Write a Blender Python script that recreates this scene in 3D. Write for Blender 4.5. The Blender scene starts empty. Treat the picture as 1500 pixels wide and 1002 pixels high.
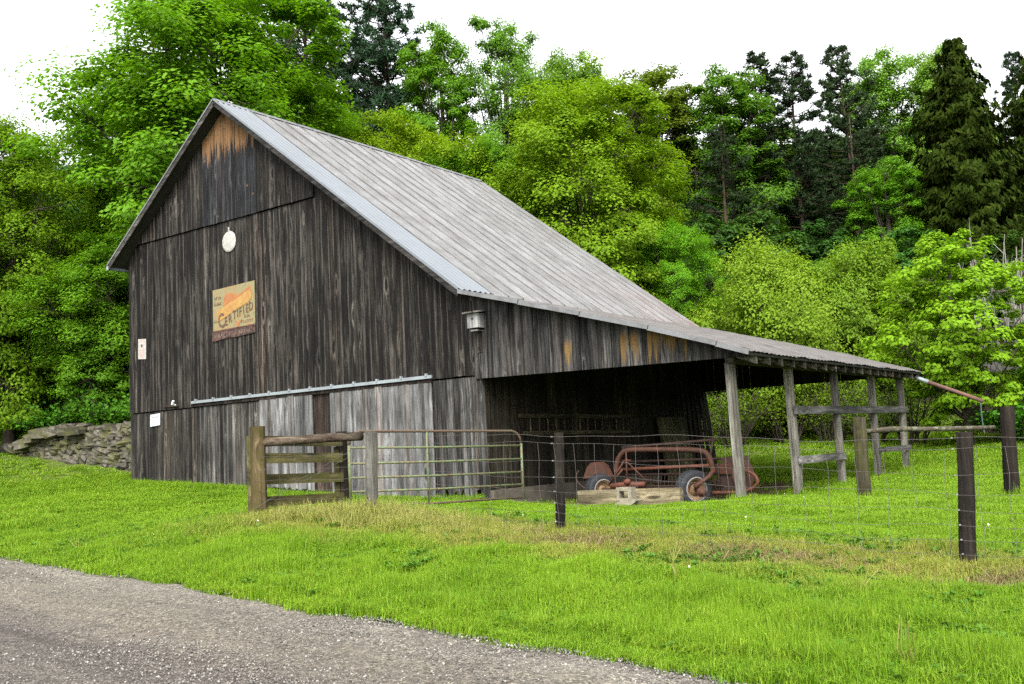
import bpy, bmesh, math, random
import numpy as np
from mathutils import Vector, Matrix, Euler
S = bpy.context.scene
COL = S.collection
R = math.radians
# ---------------------------------------------------------------- camera, sky, sun, exposure
cd = bpy.data.cameras.new('camera'); cam = bpy.data.objects.new('camera', cd); COL.objects.link(cam)
CAM = Vector((7.46, -17.12, 1.2))
yaw, pit, rol = R(126.015), R(6.075), R(-2.857)
v = Vector((math.cos(yaw)*math.cos(pit), math.sin(yaw)*math.cos(pit), math.sin(pit)))
r0 = Vector((math.sin(yaw), -math.cos(yaw), 0)); u0 = r0.cross(v)
rr = math.cos(rol)*r0 + math.sin(rol)*u0; uu = -math.sin(rol)*r0 + math.cos(rol)*u0
cam.matrix_world = Matrix(((rr.x, uu.x, -v.x, CAM.x), (rr.y, uu.y, -v.y, CAM.y), (rr.z, uu.z, -v.z, CAM.z), (0, 0, 0, 1)))
cd.sensor_width = 36; cd.lens = 1441.3/1500*36; cd.clip_end = 2000
S.camera = cam
SUN_EL, SUN_AZ = R(50), R(-62)          # azimuth of the sun seen from the place, from +x
W = bpy.data.worlds.new('World'); S.world = W; W.use_nodes = True
wn = W.node_tree.nodes; wl = W.node_tree.links; wn.clear()
sky = wn.new('ShaderNodeTexSky'); sky.sky_type = 'NISHITA'; sky.sun_disc = False
sky.sun_elevation = SUN_EL; sky.sun_rotation = R(90) - SUN_AZ; sky.air_density = 1.0; sky.dust_density = 3.0
hs = wn.new('ShaderNodeHueSaturation'); hs.inputs['Saturation'].default_value = 0.10
bg = wn.new('ShaderNodeBackground'); bg.inputs['Strength'].default_value = 0.13
wo = wn.new('ShaderNodeOutputWorld')
wl.new(sky.outputs[0], hs.inputs['Color']); wl.new(hs.outputs[0], bg.inputs[0]); wl.new(bg.outputs[0], wo.inputs[0])
sd = bpy.data.lights.new('sun', 'SUN'); sd.energy = 1.5; sd.angle = R(40); sd.color = (1, .965, .91)
sun = bpy.data.objects.new('sun', sd); COL.objects.link(sun)
sdir = Vector((math.cos(SUN_EL)*math.cos(SUN_AZ), math.cos(SUN_EL)*math.sin(SUN_AZ), math.sin(SUN_EL)))
sun.rotation_euler = sdir.to_track_quat('Z', 'Y').to_euler(); sun.location = (0, 0, 60)
S.view_settings.view_transform = 'Standard'; S.view_settings.look = 'None'; S.view_settings.gamma = 1
S.view_settings.use_curve_mapping = False; S.view_settings.exposure = 2.25
S.render.engine = 'CYCLES'; S.cycles.max_bounces = 9; S.cycles.diffuse_bounces = 6; S.cycles.transmission_bounces = 7
S.cycles.use_denoising = False

# ---------------------------------------------------------------- helpers
rng = random.Random(7); nr = np.random.default_rng(11)
class NT:
    def __init__(s, name):
        s.m = bpy.data.materials.new(name); s.m.use_nodes = True
        s.t = s.m.node_tree; s.t.nodes.clear()
    def n(s, ty, ins=None, **kw):
        x = s.t.nodes.new('ShaderNode'+ty)
        for k, val in kw.items(): setattr(x, k, val)
        for k, val in (ins or {}).items(): s.set(x.inputs[k], val)
        return x
    def set(s, i, val):
        if isinstance(val, bpy.types.NodeSocket): s.t.links.new(val, i)
        elif isinstance(val, bpy.types.Node): s.t.links.new(val.outputs[0], i)
        else:
            if hasattr(i.default_value, '__len__') and not hasattr(val, '__len__'): val = (val,)*len(i.default_value)
            if hasattr(val, '__len__') and len(i.default_value) == 4 and len(val) == 3: val = (*val, 1)
            i.default_value = val
    def math(s, op, a, b=0.0, c=None):
        x = s.n('Math', operation=op); s.set(x.inputs[0], a); s.set(x.inputs[1], b)
        if c is not None: s.set(x.inputs[2], c)
        return x.outputs[0]
    def vmul(s, a, b):
        x = s.n('VectorMath', operation='MULTIPLY'); s.set(x.inputs[0], a); s.set(x.inputs[1], b); return x.outputs[0]
    def vadd(s, a, b):
        x = s.n('VectorMath', operation='ADD'); s.set(x.inputs[0], a); s.set(x.inputs[1], b); return x.outputs[0]
    def noise(s, vec, scale, detail=4, rough=.6, dist=0):
        x = s.n('TexNoise', {'Vector': vec, 'Scale': scale, 'Detail': detail, 'Roughness': rough, 'Distortion': dist}); return x.outputs['Fac']
    def ramp(s, fac, stops, interp='LINEAR'):
        x = s.n('ValToRGB'); s.set(x.inputs[0], fac); e = x.color_ramp.elements; x.color_ramp.interpolation = interp
        while len(e) < len(stops): e.new(.5)
        for el, (p, c) in zip(e, stops):
            el.position = p; el.color = (*c, 1) if hasattr(c, '__len__') else (c, c, c, 1)
        return x.outputs[0]
    def mix(s, f, a, b, bt='MIX'):
        x = s.n('Mix', data_type='RGBA', blend_type=bt); s.set(x.inputs[0], f); s.set(x.inputs[6], a); s.set(x.inputs[7], b); return x.outputs[2]
    def mrange(s, val, a, b, c=0., d=1.):
        x = s.n('MapRange', {'Value': val, 'From Min': a, 'From Max': b, 'To Min': c, 'To Max': d}); x.clamp = True; return x.outputs[0]
    def out(s, col, rough=.8, bump=None, bd=.01, metal=0, spec=.3, bs=1.0):
        p = s.n('BsdfPrincipled'); s.set(p.inputs['Base Color'], col); s.set(p.inputs['Roughness'], rough); s.set(p.inputs['Metallic'], metal)
        s.set(p.inputs['Specular IOR Level'], spec)
        if bump is not None:
            b = s.n('Bump', {'Height': bump, 'Distance': bd, 'Strength': bs}); s.t.links.new(b.outputs[0], p.inputs['Normal'])
        o = s.n('OutputMaterial'); s.t.links.new(p.outputs[0], o.inputs[0]); return s.m
    def pos(s): return s.n('NewGeometry').outputs['Position']
    def rnd(s): return s.n('ObjectInfo').outputs['Random']
    def xyz(s, vec):
        x = s.n('SeparateXYZ'); s.set(x.inputs[0], vec); return x.outputs

def wood(name, dark, mid, light, axis='z', streak=.5, var=(.6, 1.35), moss=None, fresh=None, edges=0):
    t = NT(name); p = t.pos(); rd = t.rnd()
    off = t.n('CombineXYZ'); t.set(off.inputs[0], t.math('MULTIPLY', rd, 37.)); t.set(off.inputs[1], t.math('MULTIPLY', rd, 91.)); t.set(off.inputs[2], t.math('MULTIPLY', rd, 53.))
    q = t.vadd(p, off.outputs[0])
    sl = {'z': ((9, 9, .35), (34, 34, .8), (110, 110, 2.2)), 'x': ((.35, 9, 9), (.8, 34, 34), (2.2, 110, 110)), 'y': ((9, .35, 9), (34, .8, 34), (110, 2.2, 110))}[axis]
    wv = t.n('TexNoise', {'Vector': q, 'Scale': 2.2, 'Detail': 2}); wv = t.vmul(t.vadd(wv.outputs['Color'], (-.5, -.5, -.5)), (.05, .05, .05))
    q = t.vadd(q, wv)
    ks = tuple(.8 if k == axis else 3.1 for k in 'xyz'); kv = t.n('TexVoronoi', {'Vector': t.vmul(q, ks), 'Scale': 1.0, 'Randomness': 1.0}); kd = kv.outputs['Distance']
    bend = t.math('MULTIPLY', t.mrange(kd, .05, .34, 1, 0), .075); cb = t.n('CombineXYZ')
    for k_ in range(3):
        if 'xyz'[k_] != axis: t.set(cb.inputs[k_], bend)
    q = t.vadd(q, cb.outputs[0])
    n1 = t.noise(t.vmul(q, sl[0]), 1, 4, .6); n2 = t.noise(t.vmul(q, sl[1]), 1, 3, .6); n3 = t.noise(t.vmul(q, sl[2]), 1, 3, .6)
    f = t.math('ADD', t.math('MULTIPLY', n1, .62), t.math('MULTIPLY', n2, .38))
    f = t.math('ADD', f, t.math('MULTIPLY', t.math('SUBTRACT', n3, .5), .22))
    c = t.ramp(f, [(.40, dark), (.5, mid), (.5+.22*(1-streak)+.05, light)])
    kr = t.math('MULTIPLY', t.mrange(kd, .11, .17), t.mrange(kd, .29, .19)); c = t.mix(t.math('MULTIPLY', kr, t.mrange(n2, .4, .6, 0, .75)), c, light)
    c = t.mix(t.mrange(kd, .085, .14, .9, 0), c, tuple(x*.5 for x in dark))
    if moss:
        c = t.mix(t.mrange(t.noise(p, 3.1, 5), .42, .62), c, moss)
    br = t.mrange(rd, 0, 1, *var)
    big = t.mrange(t.noise(t.vmul(q, tuple(.75 if k == axis else 2.4 for k in 'xyz')), 1, 4, .6), .33, .67, .45, 1.5)
    br = t.math('MULTIPLY', br, t.math('MULTIPLY', big, t.mrange(t.noise(p, .42, 3), .38, .62, .62, 1.3)))
    c = t.mix(1.0, c, t.n('CombineColor', {0: br, 1: br, 2: br}).outputs[0], 'MULTIPLY')
    if edges:                                   # paler, worn board edges
        gx = t.xyz(t.n('TexCoord').outputs['Generated'])[0]; ee = t.mrange(t.math('ABSOLUTE', t.math('SUBTRACT', gx, .5)), .34, .48)
        ee = t.math('MULTIPLY', ee, t.mrange(t.noise(t.vmul(q, (6, 6, .55)), 1, 3), .46, .6)); c = t.mix(t.math('MULTIPLY', ee, edges), c, light)
    # reddish tannin tint on some boards
    c = t.mix(t.mrange(t.math('FRACT', t.math('MULTIPLY', rd, 7.3)), .75, 1, 0, .35), c, t.mix(1.0, c, (1.3, .95, .72), 'MULTIPLY'))
    if fresh:                                   # unweathered boards: bare pine under the roof, running down in tongues
        z0, amp, col, col2, sc = fresh
        x = t.xyz(q); edge = t.noise(t.vmul(q, (11*sc, 11, .25)), 1, 4, .7)
        h = t.math('ADD', t.xyz(p)[2], t.math('MULTIPLY', t.math('SUBTRACT', edge, .5), -amp))
        m = t.mrange(h, z0-.12, z0+.12)
        if sc <= 1: sv_ = t.n('TexVoronoi', {'Vector': t.vmul(p, (2.6, 2.6, 2.2)), 'Scale': 1.0}); m = t.math('MAXIMUM', t.math('MULTIPLY', m, t.mrange(n1, .36, .5, .45, 1)), t.mrange(sv_.outputs['Distance'], .06, .09, .8, 0))
        if sc > 1: m = t.math('MULTIPLY', m, t.mrange(t.math('ADD', t.xyz(p)[2], t.math('MULTIPLY', edge, .5)), 3.62, 3.45))  # fresh tone stops below the board tops: shade up there painted into the colour
        fc = t.mix(t.noise(t.vmul(q, (30, 30, 1.)), 1, 3), col, col2)
        c = t.mix(m, c, fc)
    return t.out(c, .85, t.math('ADD', n2, n3), .008, spec=.15, bs=.8)

def plain(name, col, col2=None, scale=6, rough=.7, metal=0, spec=.3, bump=.004):
    t = NT(name); p = t.pos(); n = t.noise(p, scale, 6, .65)
    return t.out(t.mix(t.mrange(n, .35, .65), col, col2 or tuple(x*.7 for x in col)), rough, t.noise(p, scale*6, 4), bump, metal, spec)

def leafmat(name, a, b, trans=.35, scale=.8, hi=None, rough=.6, spec=.12):
    t = NT(name); p = t.pos(); rd = t.rnd()
    n = t.math('ADD', t.math('MULTIPLY', t.noise(p, scale, 3), .55), t.math('MULTIPLY', t.noise(p, 9, 2), .45))
    c = t.mix(t.mrange(n, .36, .64), a, b)
    if hi: c = t.mix(t.mrange(t.noise(p, scale*2.6, 3), .56, .72), c, hi)
    c = t.n('HueSaturation', {'Hue': t.mrange(rd, 0, 1, .488, .512), 'Value': t.mrange(t.math('FRACT', t.math('MULTIPLY', rd, 5.7)), 0, 1, .82, 1.15), 'Color': c}).outputs[0]
    d = t.n('BsdfPrincipled', {'Base Color': c, 'Roughness': rough}); d.inputs['Specular IOR Level'].default_value = spec
    tr = t.n('BsdfTranslucent', {'Color': t.mix(1.0, c, (1.1, 1.12, .5), 'MULTIPLY')})
    mx = t.n('MixShader', {0: trans, 1: d, 2: tr}); o = t.n('OutputMaterial'); t.t.links.new(mx.outputs[0], o.inputs[0]); return t.m

class MB:
    def __init__(s): s.v = []; s.f = []
    def quadbox(s, c8):                     # bottom 4 then top 4, same winding
        b = len(s.v); s.v += [tuple(c) for c in c8]
        s.f += [(b, b+3, b+2, b+1), (b+4, b+5, b+6, b+7)] + [(b+i, b+(i+1) % 4, b+4+(i+1) % 4, b+4+i) for i in range(4)]; return s
    def box(s, x0, x1, y0, y1, z0, z1):
        return s.quadbox([(x0, y0, z0), (x1, y0, z0), (x1, y1, z0), (x0, y1, z0), (x0, y0, z1), (x1, y0, z1), (x1, y1, z1), (x0, y1, z1)])
    def bar(s, a, b, w, h, up=(0, 0, 1)):   # box along a-b, w sideways, h along up
        a = Vector(a); b = Vector(b); d = (b-a).normalized(); sd = d.cross(Vector(up))
        if sd.length < 1e-4: sd = d.cross(Vector((1, 0, 0)))
        sd.normalize(); u = sd.cross(d); w /= 2; h /= 2
        return s.quadbox([a-sd*w-u*h, a+sd*w-u*h, b+sd*w-u*h, b-sd*w-u*h, a-sd*w+u*h, a+sd*w+u*h, b+sd*w+u*h, b-sd*w+u*h])
    def prism(s, poly, depth):              # poly in 3-D, extruded by vector
        n = len(poly); b = len(s.v); d = Vector(depth)
        s.v += [tuple(p) for p in poly] + [tuple(Vector(p)+d) for p in poly]
        s.f += [tuple(range(b, b+n)), tuple(range(b+2*n-1, b+n-1, -1))] + [(b+i, b+n+i, b+n+(i+1) % n, b+(i+1) % n) for i in range(n)]; return s
    def tube(s, pts, rad, sides=6, cap=True):
        pts = [Vector(p) for p in pts]
        if not hasattr(rad, '__len__'): rad = [rad]*len(pts)
        b = len(s.v); ref = None
        for i, p in enumerate(pts):
            d = (pts[min(i+1, len(pts)-1)]-pts[max(i-1, 0)]).normalized()
            if ref is None: ref = d.orthogonal().normalized()
            ref = (ref - d*ref.dot(d)).normalized(); e = d.cross(ref)
            for k in range(sides):
                an = 2*math.pi*k/sides; s.v.append(tuple(p+(ref*math.cos(an)+e*math.sin(an))*rad[i]))
        for i in range(len(pts)-1):
            for k in range(sides):
                a0 = b+i*sides+k; a1 = b+i*sides+(k+1) % sides; s.f.append((a0, a1, a1+sides, a0+sides))
        if cap:
            s.f.append(tuple(range(b+sides-1, b-1, -1))); e0 = b+(len(pts)-1)*sides; s.f.append(tuple(range(e0, e0+sides)))
        return s
    def lathe(s, prof, o, ax, n=24):        # prof: (radius, along axis)
        ax = Vector(ax).normalized(); a = ax.orthogonal().normalized(); c = ax.cross(a); o = Vector(o); b = len(s.v)
        for r_, h_ in prof:
            for k in range(n):
                t = 2*math.pi*k/n; s.v.append(tuple(o+ax*h_+(a*math.cos(t)+c*math.sin(t))*r_))
        for i in range(len(prof)-1):
            for k in range(n):
                s.f.append((b+i*n+k, b+i*n+(k+1) % n, b+(i+1)*n+(k+1) % n, b+(i+1)*n+k))
        return s
    def mesh(s, name, smooth=False):
        m = bpy.data.meshes.new(name); m.from_pydata(s.v, [], s.f); m.validate()
        bm = bmesh.new(); bm.from_mesh(m); bmesh.ops.recalc_face_normals(bm, faces=bm.faces); bm.to_mesh(m); bm.free()
        if smooth: m.polygons.foreach_set('use_smooth', [True]*len(m.polygons))
        m.update(); return m
    def build(s, name, mat, parent=None, smooth=False): return link(name, s.mesh(name, smooth), mat, parent)
def link(name, mesh, mat, parent=None):
    o = bpy.data.objects.new(name, mesh); COL.objects.link(o)
    if mat and mesh is not None and not mesh.materials: mesh.materials.append(mat)
    if parent: o.parent = parent; o.matrix_parent_inverse = Matrix.Translation(-parent.location) if parent.type == 'EMPTY' and not any(parent.rotation_euler) and tuple(parent.scale) == (1, 1, 1) and not parent.parent else Matrix()
    return o
def tag(o, label=None, cat=None, group=None, kind=None):
    if label: o['label'] = label
    if cat: o['category'] = cat
    if group: o['group'] = group
    if kind: o['kind'] = kind
    return o
def thing(name, label, cat, loc=(0, 0, 0), group=None):
    o = bpy.data.objects.new(name, None); COL.objects.link(o); o.location = loc; o.empty_display_size = .2
    return tag(o, label, cat, group)
def quads_mesh(name, V):                    # V: (n,4,3) separate quads
    n = len(V); m = bpy.data.meshes.new(name); m.vertices.add(4*n); m.loops.add(4*n); m.polygons.add(n)
    m.vertices.foreach_set('co', V.astype(np.float32).ravel()); m.loops.foreach_set('vertex_index', np.arange(4*n, dtype=np.int32))
    m.polygons.foreach_set('loop_start', np.arange(0, 4*n, 4, dtype=np.int32)); m.update(calc_edges=True); return m

# ---------------------------------------------------------------- terrain
CP = np.array([(-19.3,0,.66),(-13.7,0,.35),(-9.2,0,.06),(-6,0,0),(0,0,0),(-3,1.2,-.15),(-.5,1.3,-.14),(-3,5,-.12),(-1,6,-.06),(0,11.3,0),(-5.9,11,.1),(-19,11,1.9),(-12,11,.8),
 (-5.5,-6.5,.24),(-3.5,-5.9,.21),(.15,-6.2,0),(5.1,-6.2,-.27),(10,-6.5,-.5),(2.07,.38,.0),(4.15,1.64,-.08),(-8.58,-9.16,-.2),(-4.9,-9.6,-.25),(-.3,-10.2,-.34),(2.5,-10.55,-.4),(4.6,-11,-.42),(9,-11.6,-.5),
 (7.5,-17,-.4),(0,-15,-.38),(-8,-14,-.25),(-15,-8.5,.02),(-25,-7,.5),(-20.6,1.0,1.0),(-24.4,1.4,1.36),(-27.9,1.7,1.75),(-31,1.8,2.0),(-23,-.6,1.0),(-27.5,-.6,1.4),(-22.5,4.0,2.45),(-27,4.3,2.55),(-30,8,2.9),(-7.7,19,1.1),(-2,20.7,.83),(2,16.3,.6),(10,15,.5),
 (-60,-30,1.5),(60,-30,-1),(60,40,0),(-60,40,3),(0,60,1),(-16,-4,.35),(-2.,-2.5,0.02),(-1.2,-.3,-.08)])
def phi(d): return np.where(d > 1e-9, d**2*np.log(np.maximum(d, 1e-9)), 0)
_n = len(CP); _A = np.zeros((_n+3, _n+3)); _d = np.linalg.norm(CP[:, None, :2]-CP[None, :, :2], axis=2)
_A[:_n, :_n] = phi(_d)+np.eye(_n)*.02; _A[:_n, _n] = 1; _A[:_n, _n+1:] = CP[:, :2]; _A[_n, :_n] = 1; _A[_n+1:, :_n] = CP[:, :2].T
_w = np.linalg.solve(_A, np.append(CP[:, 2], [0, 0, 0]))
def terr(x, y):
    x = np.asarray(x, float); y = np.asarray(y, float); sh = x.shape; x = x.ravel(); y = y.ravel()
    xc = np.clip(x, -60, 60); yc = np.clip(y, -40, 55); z = np.empty(len(x))
    for i in range(0, len(x), 40000):
        sl = slice(i, i+40000); d = np.sqrt((xc[sl, None]-CP[:, 0])**2+(yc[sl, None]-CP[:, 1])**2)
        z[sl] = phi(d)@_w[:_n]+_w[_n]+xc[sl]*_w[_n+1]+yc[sl]*_w[_n+2]
    s = -.5*x+.87*y; k = np.clip(s-20, 0, 90); z += .30*(k*k/(k+9))
    z += .015*np.sin(x*1.9+y*.7)*np.sin(y*2.3-x*.4)
    return z.reshape(sh)
def tz(x, y): return float(terr(np.array([x]), np.array([y]))[0])
def road_edge(x): return -9.2-(np.asarray(x)+8.6)*.137 + .20+.025*np.sin(np.asarray(x)*1.3)+.02*np.sin(np.asarray(x)*4.1+1)

def grid_mesh(name, xs, ys, zf):
    X, Y = np.meshgrid(xs, ys, indexing='ij'); Z = zf(X, Y); nx, ny = X.shape
    m = bpy.data.meshes.new(name); V = np.stack([X, Y, Z], -1).reshape(-1, 3)
    i = np.arange((nx-1))[:, None]*ny+np.arange(ny-1)[None, :]; Q = np.stack([i, i+ny, i+ny+1, i+1], -1).reshape(-1, 4)
    m.from_pydata(V.tolist(), [], Q.tolist()); m.polygons.foreach_set('use_smooth', [True]*len(m.polygons)); m.update(); return m
def spaced(lo, hi, n0, n1, step, far):
    a = list(np.arange(n0, n1+1e-6, step)); k = step
    while a[-1] < hi: k *= 1.25; a.append(min(a[-1]+k, hi))
    k = step
    while a[0] > lo: k *= 1.25; a.insert(0, max(a[0]-k, lo))
    return np.array(a)

t = NT('lawn_soil'); p = t.pos(); x = t.xyz(p)
n = t.noise(p, 1.3, 6); n2 = t.noise(p, 14, 5)
c = t.mix(t.mrange(n2, .3, .7), (.034, .05, .010), (.07, .095, .016))
c = t.mix(t.mrange(n, .52, .7, 0, .6), c, (.085, .075, .028))
fl = t.math('MULTIPLY', t.mrange(x[0], -5.9, -5.5), t.math('MULTIPLY', t.mrange(x[0], .1, -.7), t.math('MULTIPLY', t.mrange(x[1], -.1, .4), t.mrange(x[1], 10, 7))))
c = t.mix(t.math('MULTIPLY', fl, .95), c, t.mix(n2, (.05, .032, .02), (.095, .065, .042)))
hf = t.mrange(t.math('ADD', t.math('MULTIPLY', x[0], -.5), t.math('MULTIPLY', x[1], .87)), 20, 28)
c = t.mix(hf, c, t.mix(n2, (.012, .014, .006), (.035, .03, .016)))
M_soil = t.out(c, .95, t.math('ADD', n2, n), .04, spec=.1)
ground = link('ground', grid_mesh('ground', spaced(-420, 420, -40, 22, .5, 0), spaced(-120, 420, -20, 30, .5, 0), lambda X, Y: terr(X, Y)-.005-.14*np.clip((road_edge(X)-Y)/.5, 0, 1)*np.clip((Y-road_edge(X)+8.3)/.5, 0, 1)), M_soil)
tag(ground, kind='structure')

t = NT('gravel_road'); p = t.pos(); x = t.xyz(p)
e = t.math('SUBTRACT', t.math('ADD', -9.2, t.math('MULTIPLY', t.math('ADD', x[0], 8.6), -.137)), x[1])
e = t.math('ADD', e, t.math('MULTIPLY', t.math('SUBTRACT', t.noise(p, .9, 4), .5), .9))
vo = t.n('TexVoronoi', {'Vector': p, 'Scale': 55.}); vo2 = t.n('TexVoronoi', {'Vector': p, 'Scale': 24.})
sp = t.xyz(vo.outputs['Color'])[0]; sp2 = t.xyz(vo2.outputs['Color'])[1]
base = t.ramp(t.math('DIVIDE', e, 5.), [(.02, (.13, .119, .10)), (.10, (.105, .095, .078)), (.25, (.118, .104, .085)), (.38, (.072, .064, .057)), (.50, (.088, .080, .070)), (.62, (.080, .073, .064)), (.72, (.064, .058, .052)), (.85, (.08, .073, .065))])
stone = t.ramp(sp, [(0, .4), (.5, .85), (.85, 1.2), (1, 1.75)]); stone2 = t.ramp(sp2, [(0, .6), (.6, 1.), (1, 1.5)])
base = t.mix(1, base, t.ramp(t.noise(t.vmul(p, (.22, 2.6, 1.)), 1.3, 5, .65), [(.32, (.74, .725, .70)), (.5, (.93, .92, .90)), (.68, (1.1, 1.08, 1.04))]), 'MULTIPLY')
c = t.mix(1, base, stone, 'MULTIPLY'); c = t.mix(.7, c, t.mix(1, c, stone2, 'MULTIPLY'))
c = t.mix(t.mrange(t.noise(p, 2.2, 5), .5, .75, 0, .75), c, base)
M_road = t.out(c, .9, t.math('ADD', t.math('MULTIPLY', vo.outputs['Distance'], -1.), t.math('MULTIPLY', t.noise(p, 40, 5), .5)), .015, spec=.2)
xs = spaced(-300, 300, -22, 12, .25, 0); ts = np.linspace(0, 1, 36)
X = np.repeat(xs[:, None], 36, 1); Y = road_edge(X)*(1-ts)+(road_edge(X)-8.3)*ts
Z = terr(X, Y)+.012+.012*np.sin(X*3+Y*5)*np.sin(Y*4)-.02*np.exp(-((road_edge(X)-Y-2.2)/.5)**2)
Z[:, 0] -= .03
m = bpy.data.meshes.new('road'); i = np.arange(len(xs)-1)[:, None]*36+np.arange(35)[None, :]
m.from_pydata(np.stack([X, Y, Z], -1).reshape(-1, 3).tolist(), [], np.stack([i, i+36, i+37, i+1], -1).reshape(-1, 4)[:, ::-1].tolist())
m.polygons.foreach_set('use_smooth', [True]*len(m.polygons)); m.update()
for pl in m.polygons[:1]:
    if pl.normal.z < 0: m.flip_normals()
road = link('road', m, M_road); tag(road, kind='structure')
# ---------------------------------------------------------------- barn
M_up = wood('upper_boards', (.0022, .0018, .0014), (.0060, .0049, .0039), (.064, .057, .049), streak=.3, var=(.5, 1.45), edges=.85)
M_lowL = wood('lower_boards', (.0042, .0037, .003), (.0115, .0101, .0085), (.062, .057, .05), streak=.45, var=(.55, 1.4), edges=.5)
M_lowM = wood('grey_lower_boards', (.010, .0092, .0080), (.036, .0335, .030), (.105, .10, .093), streak=.5, var=(.6, 1.3), edges=.4)
M_door = wood('door_boards', (.030, .0295, .029), (.088, .087, .086), (.15, .1495, .149), streak=.5, var=(.75, 1.2), edges=.3)
M_apron = wood('apron_boards', (.0048, .0045, .0042), (.020, .019, .0178), (.076, .073, .069), streak=.5, var=(.55, 1.35), edges=.5)
M_apronf = wood('apron_split_boards', (.010, .0095, .009), (.028, .026, .024), (.09, .086, .082), streak=.5, fresh=(3.0, 2.2, (.17, .10, .03), (.045, .03, .014), 1.6))
M_in = wood('shed_boards', (.006, .005, .0035), (.014, .0118, .008), (.04, .035, .025), streak=.4)
M_blue = wood('hayloft_boards', (.0032, .0034, .0042), (.0085, .0088, .0102), (.050, .051, .053), streak=.35, edges=.5, fresh=(9.88, 2.3, (.20, .112, .048), (.06, .03, .012), 1.))
M_red = wood('stained_boards', (.007, .0055, .005), (.018, .012, .009), (.05, .036, .03), streak=.5)
M_postg = wood('post_wood', (.035, .032, .024), (.09, .084, .068), (.16, .154, .138), streak=.6, var=(.85, 1.15))
M_beamy = wood('beam_wood', (.02, .018, .013), (.05, .045, .035), (.11, .10, .085), axis='y', streak=.5)
M_raily = wood('rail_wood', (.022, .021, .019), (.058, .056, .052), (.12, .117, .112), axis='y', streak=.6)
M_barge = wood('barge_wood', (.012, .011, .010), (.022, .02, .018), (.06, .057, .054), axis='x', streak=.4)
t = NT('weathered_tin'); p = t.pos(); x = t.xyz(p); rd = t.rnd()
n = t.noise(t.vmul(p, (.9, 1.6, .9)), 1.1, 6, .65); n2 = t.noise(t.vmul(p, (3.5, 7, 3.5)), 1, 5)
c = t.ramp(t.math('ADD', t.math('MULTIPLY', n, .65), t.math('MULTIPLY', n2, .35)), [(.34, (.082, .077, .070)), (.48, (.126, .124, .121)), (.62, (.168, .169, .170))])
br = t.mrange(rd, 0, 1, .86, 1.12); c = t.mix(1, c, t.n('CombineColor', {0: br, 1: br, 2: br}).outputs[0], 'MULTIPLY')
fr = t.math('FRACT', t.math('DIVIDE', t.math('ADD', x[1], -.72+60*.6016667), .6016667)); dl = t.math('MINIMUM', fr, t.math('SUBTRACT', 1.0, fr))
sm = t.math('MULTIPLY', t.mrange(dl, .02, .05, 1, 0), t.mrange(t.noise(t.vmul(p, (1.5, 3, 1.5)), 1, 4), .3, .55, .5, .95)); c = t.mix(sm, c, (.032, .031, .031))
dm = t.math('MULTIPLY', t.mrange(t.math('ABSOLUTE', t.math('SUBTRACT', fr, .5)), .006, .016, 1, 0), .12); c = t.mix(dm, c, (.08, .078, .076))
ru = t.math('MULTIPLY', t.mrange(x[1], 6.5, 11), t.math('MULTIPLY', t.mrange(x[2], 6.6, 4.6), t.mrange(t.noise(p, 1.6, 6), .36, .6)))
c = t.mix(t.math('MULTIPLY', ru, .75), c, (.105, .062, .055))
c = t.mix(t.mrange(t.noise(p, 2.6, 6, .7), .62, .8, 0, .5), c, (.15, .105, .075))
M_tin = t.out(c, .55, n2, .004, metal=.15, spec=.4)
M_tinlow = plain('porch_tin', (.095, .088, .084), (.052, .045, .041), 2.5, .6, .1, .4)
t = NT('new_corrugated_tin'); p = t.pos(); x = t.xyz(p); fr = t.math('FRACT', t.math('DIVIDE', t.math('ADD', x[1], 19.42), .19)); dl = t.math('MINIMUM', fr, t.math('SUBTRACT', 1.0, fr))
c = t.mix(t.noise(p, 2.2, 5), (.105, .116, .127), (.14, .154, .168)); c = t.mix(t.mrange(dl, .04, .2, .75, 0), c, (.045, .049, .053)); M_newtin = t.out(c, .5, None, metal=.2, spec=.3)  # dark valley stripes: shading of the corrugations painted into the colour
M_flash = plain('edge_flashing_metal', (.125, .13, .134), (.08, .08, .08), 3, .55, .2, .4)
M_deck = plain('roof_deck', (.03, .027, .023), (.02, .018, .016), 3, .9)
M_galv = plain('galvanised_rail', (.20, .228, .24), (.15, .165, .175), 2, .5, .3, .4)
M_found = plain('foundation_concrete', (.085, .075, .058), (.05, .044, .034), 3, .95)
XR, ZR, XK, ZK, XL, YB = -14.5, 11.19, -6.06, 4.71, -19.3, 11.1
LOW = [(-6.06, 4.71), (-4.45, 4.26), (-2.95, 3.83), (-1.43, 3.38), (-.05, 2.93), (.55, 2.71)]
def roofz(x):
    if x <= XR: return ZR-(XR-x)*.743
    if x <= XK: return ZR+(ZK-ZR)*(x-XR)/(XK-XR)
    for (a, za), (b, zb) in zip(LOW, LOW[1:]):
        if x <= b+1e-6: return za+(zb-za)*(x-a)/(b-a)
    return LOW[-1][1]
barn = thing('barn', 'weathered dark board barn with a grey tin saltbox roof and open side shed', 'barn', (-9, 5, 0))
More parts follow.
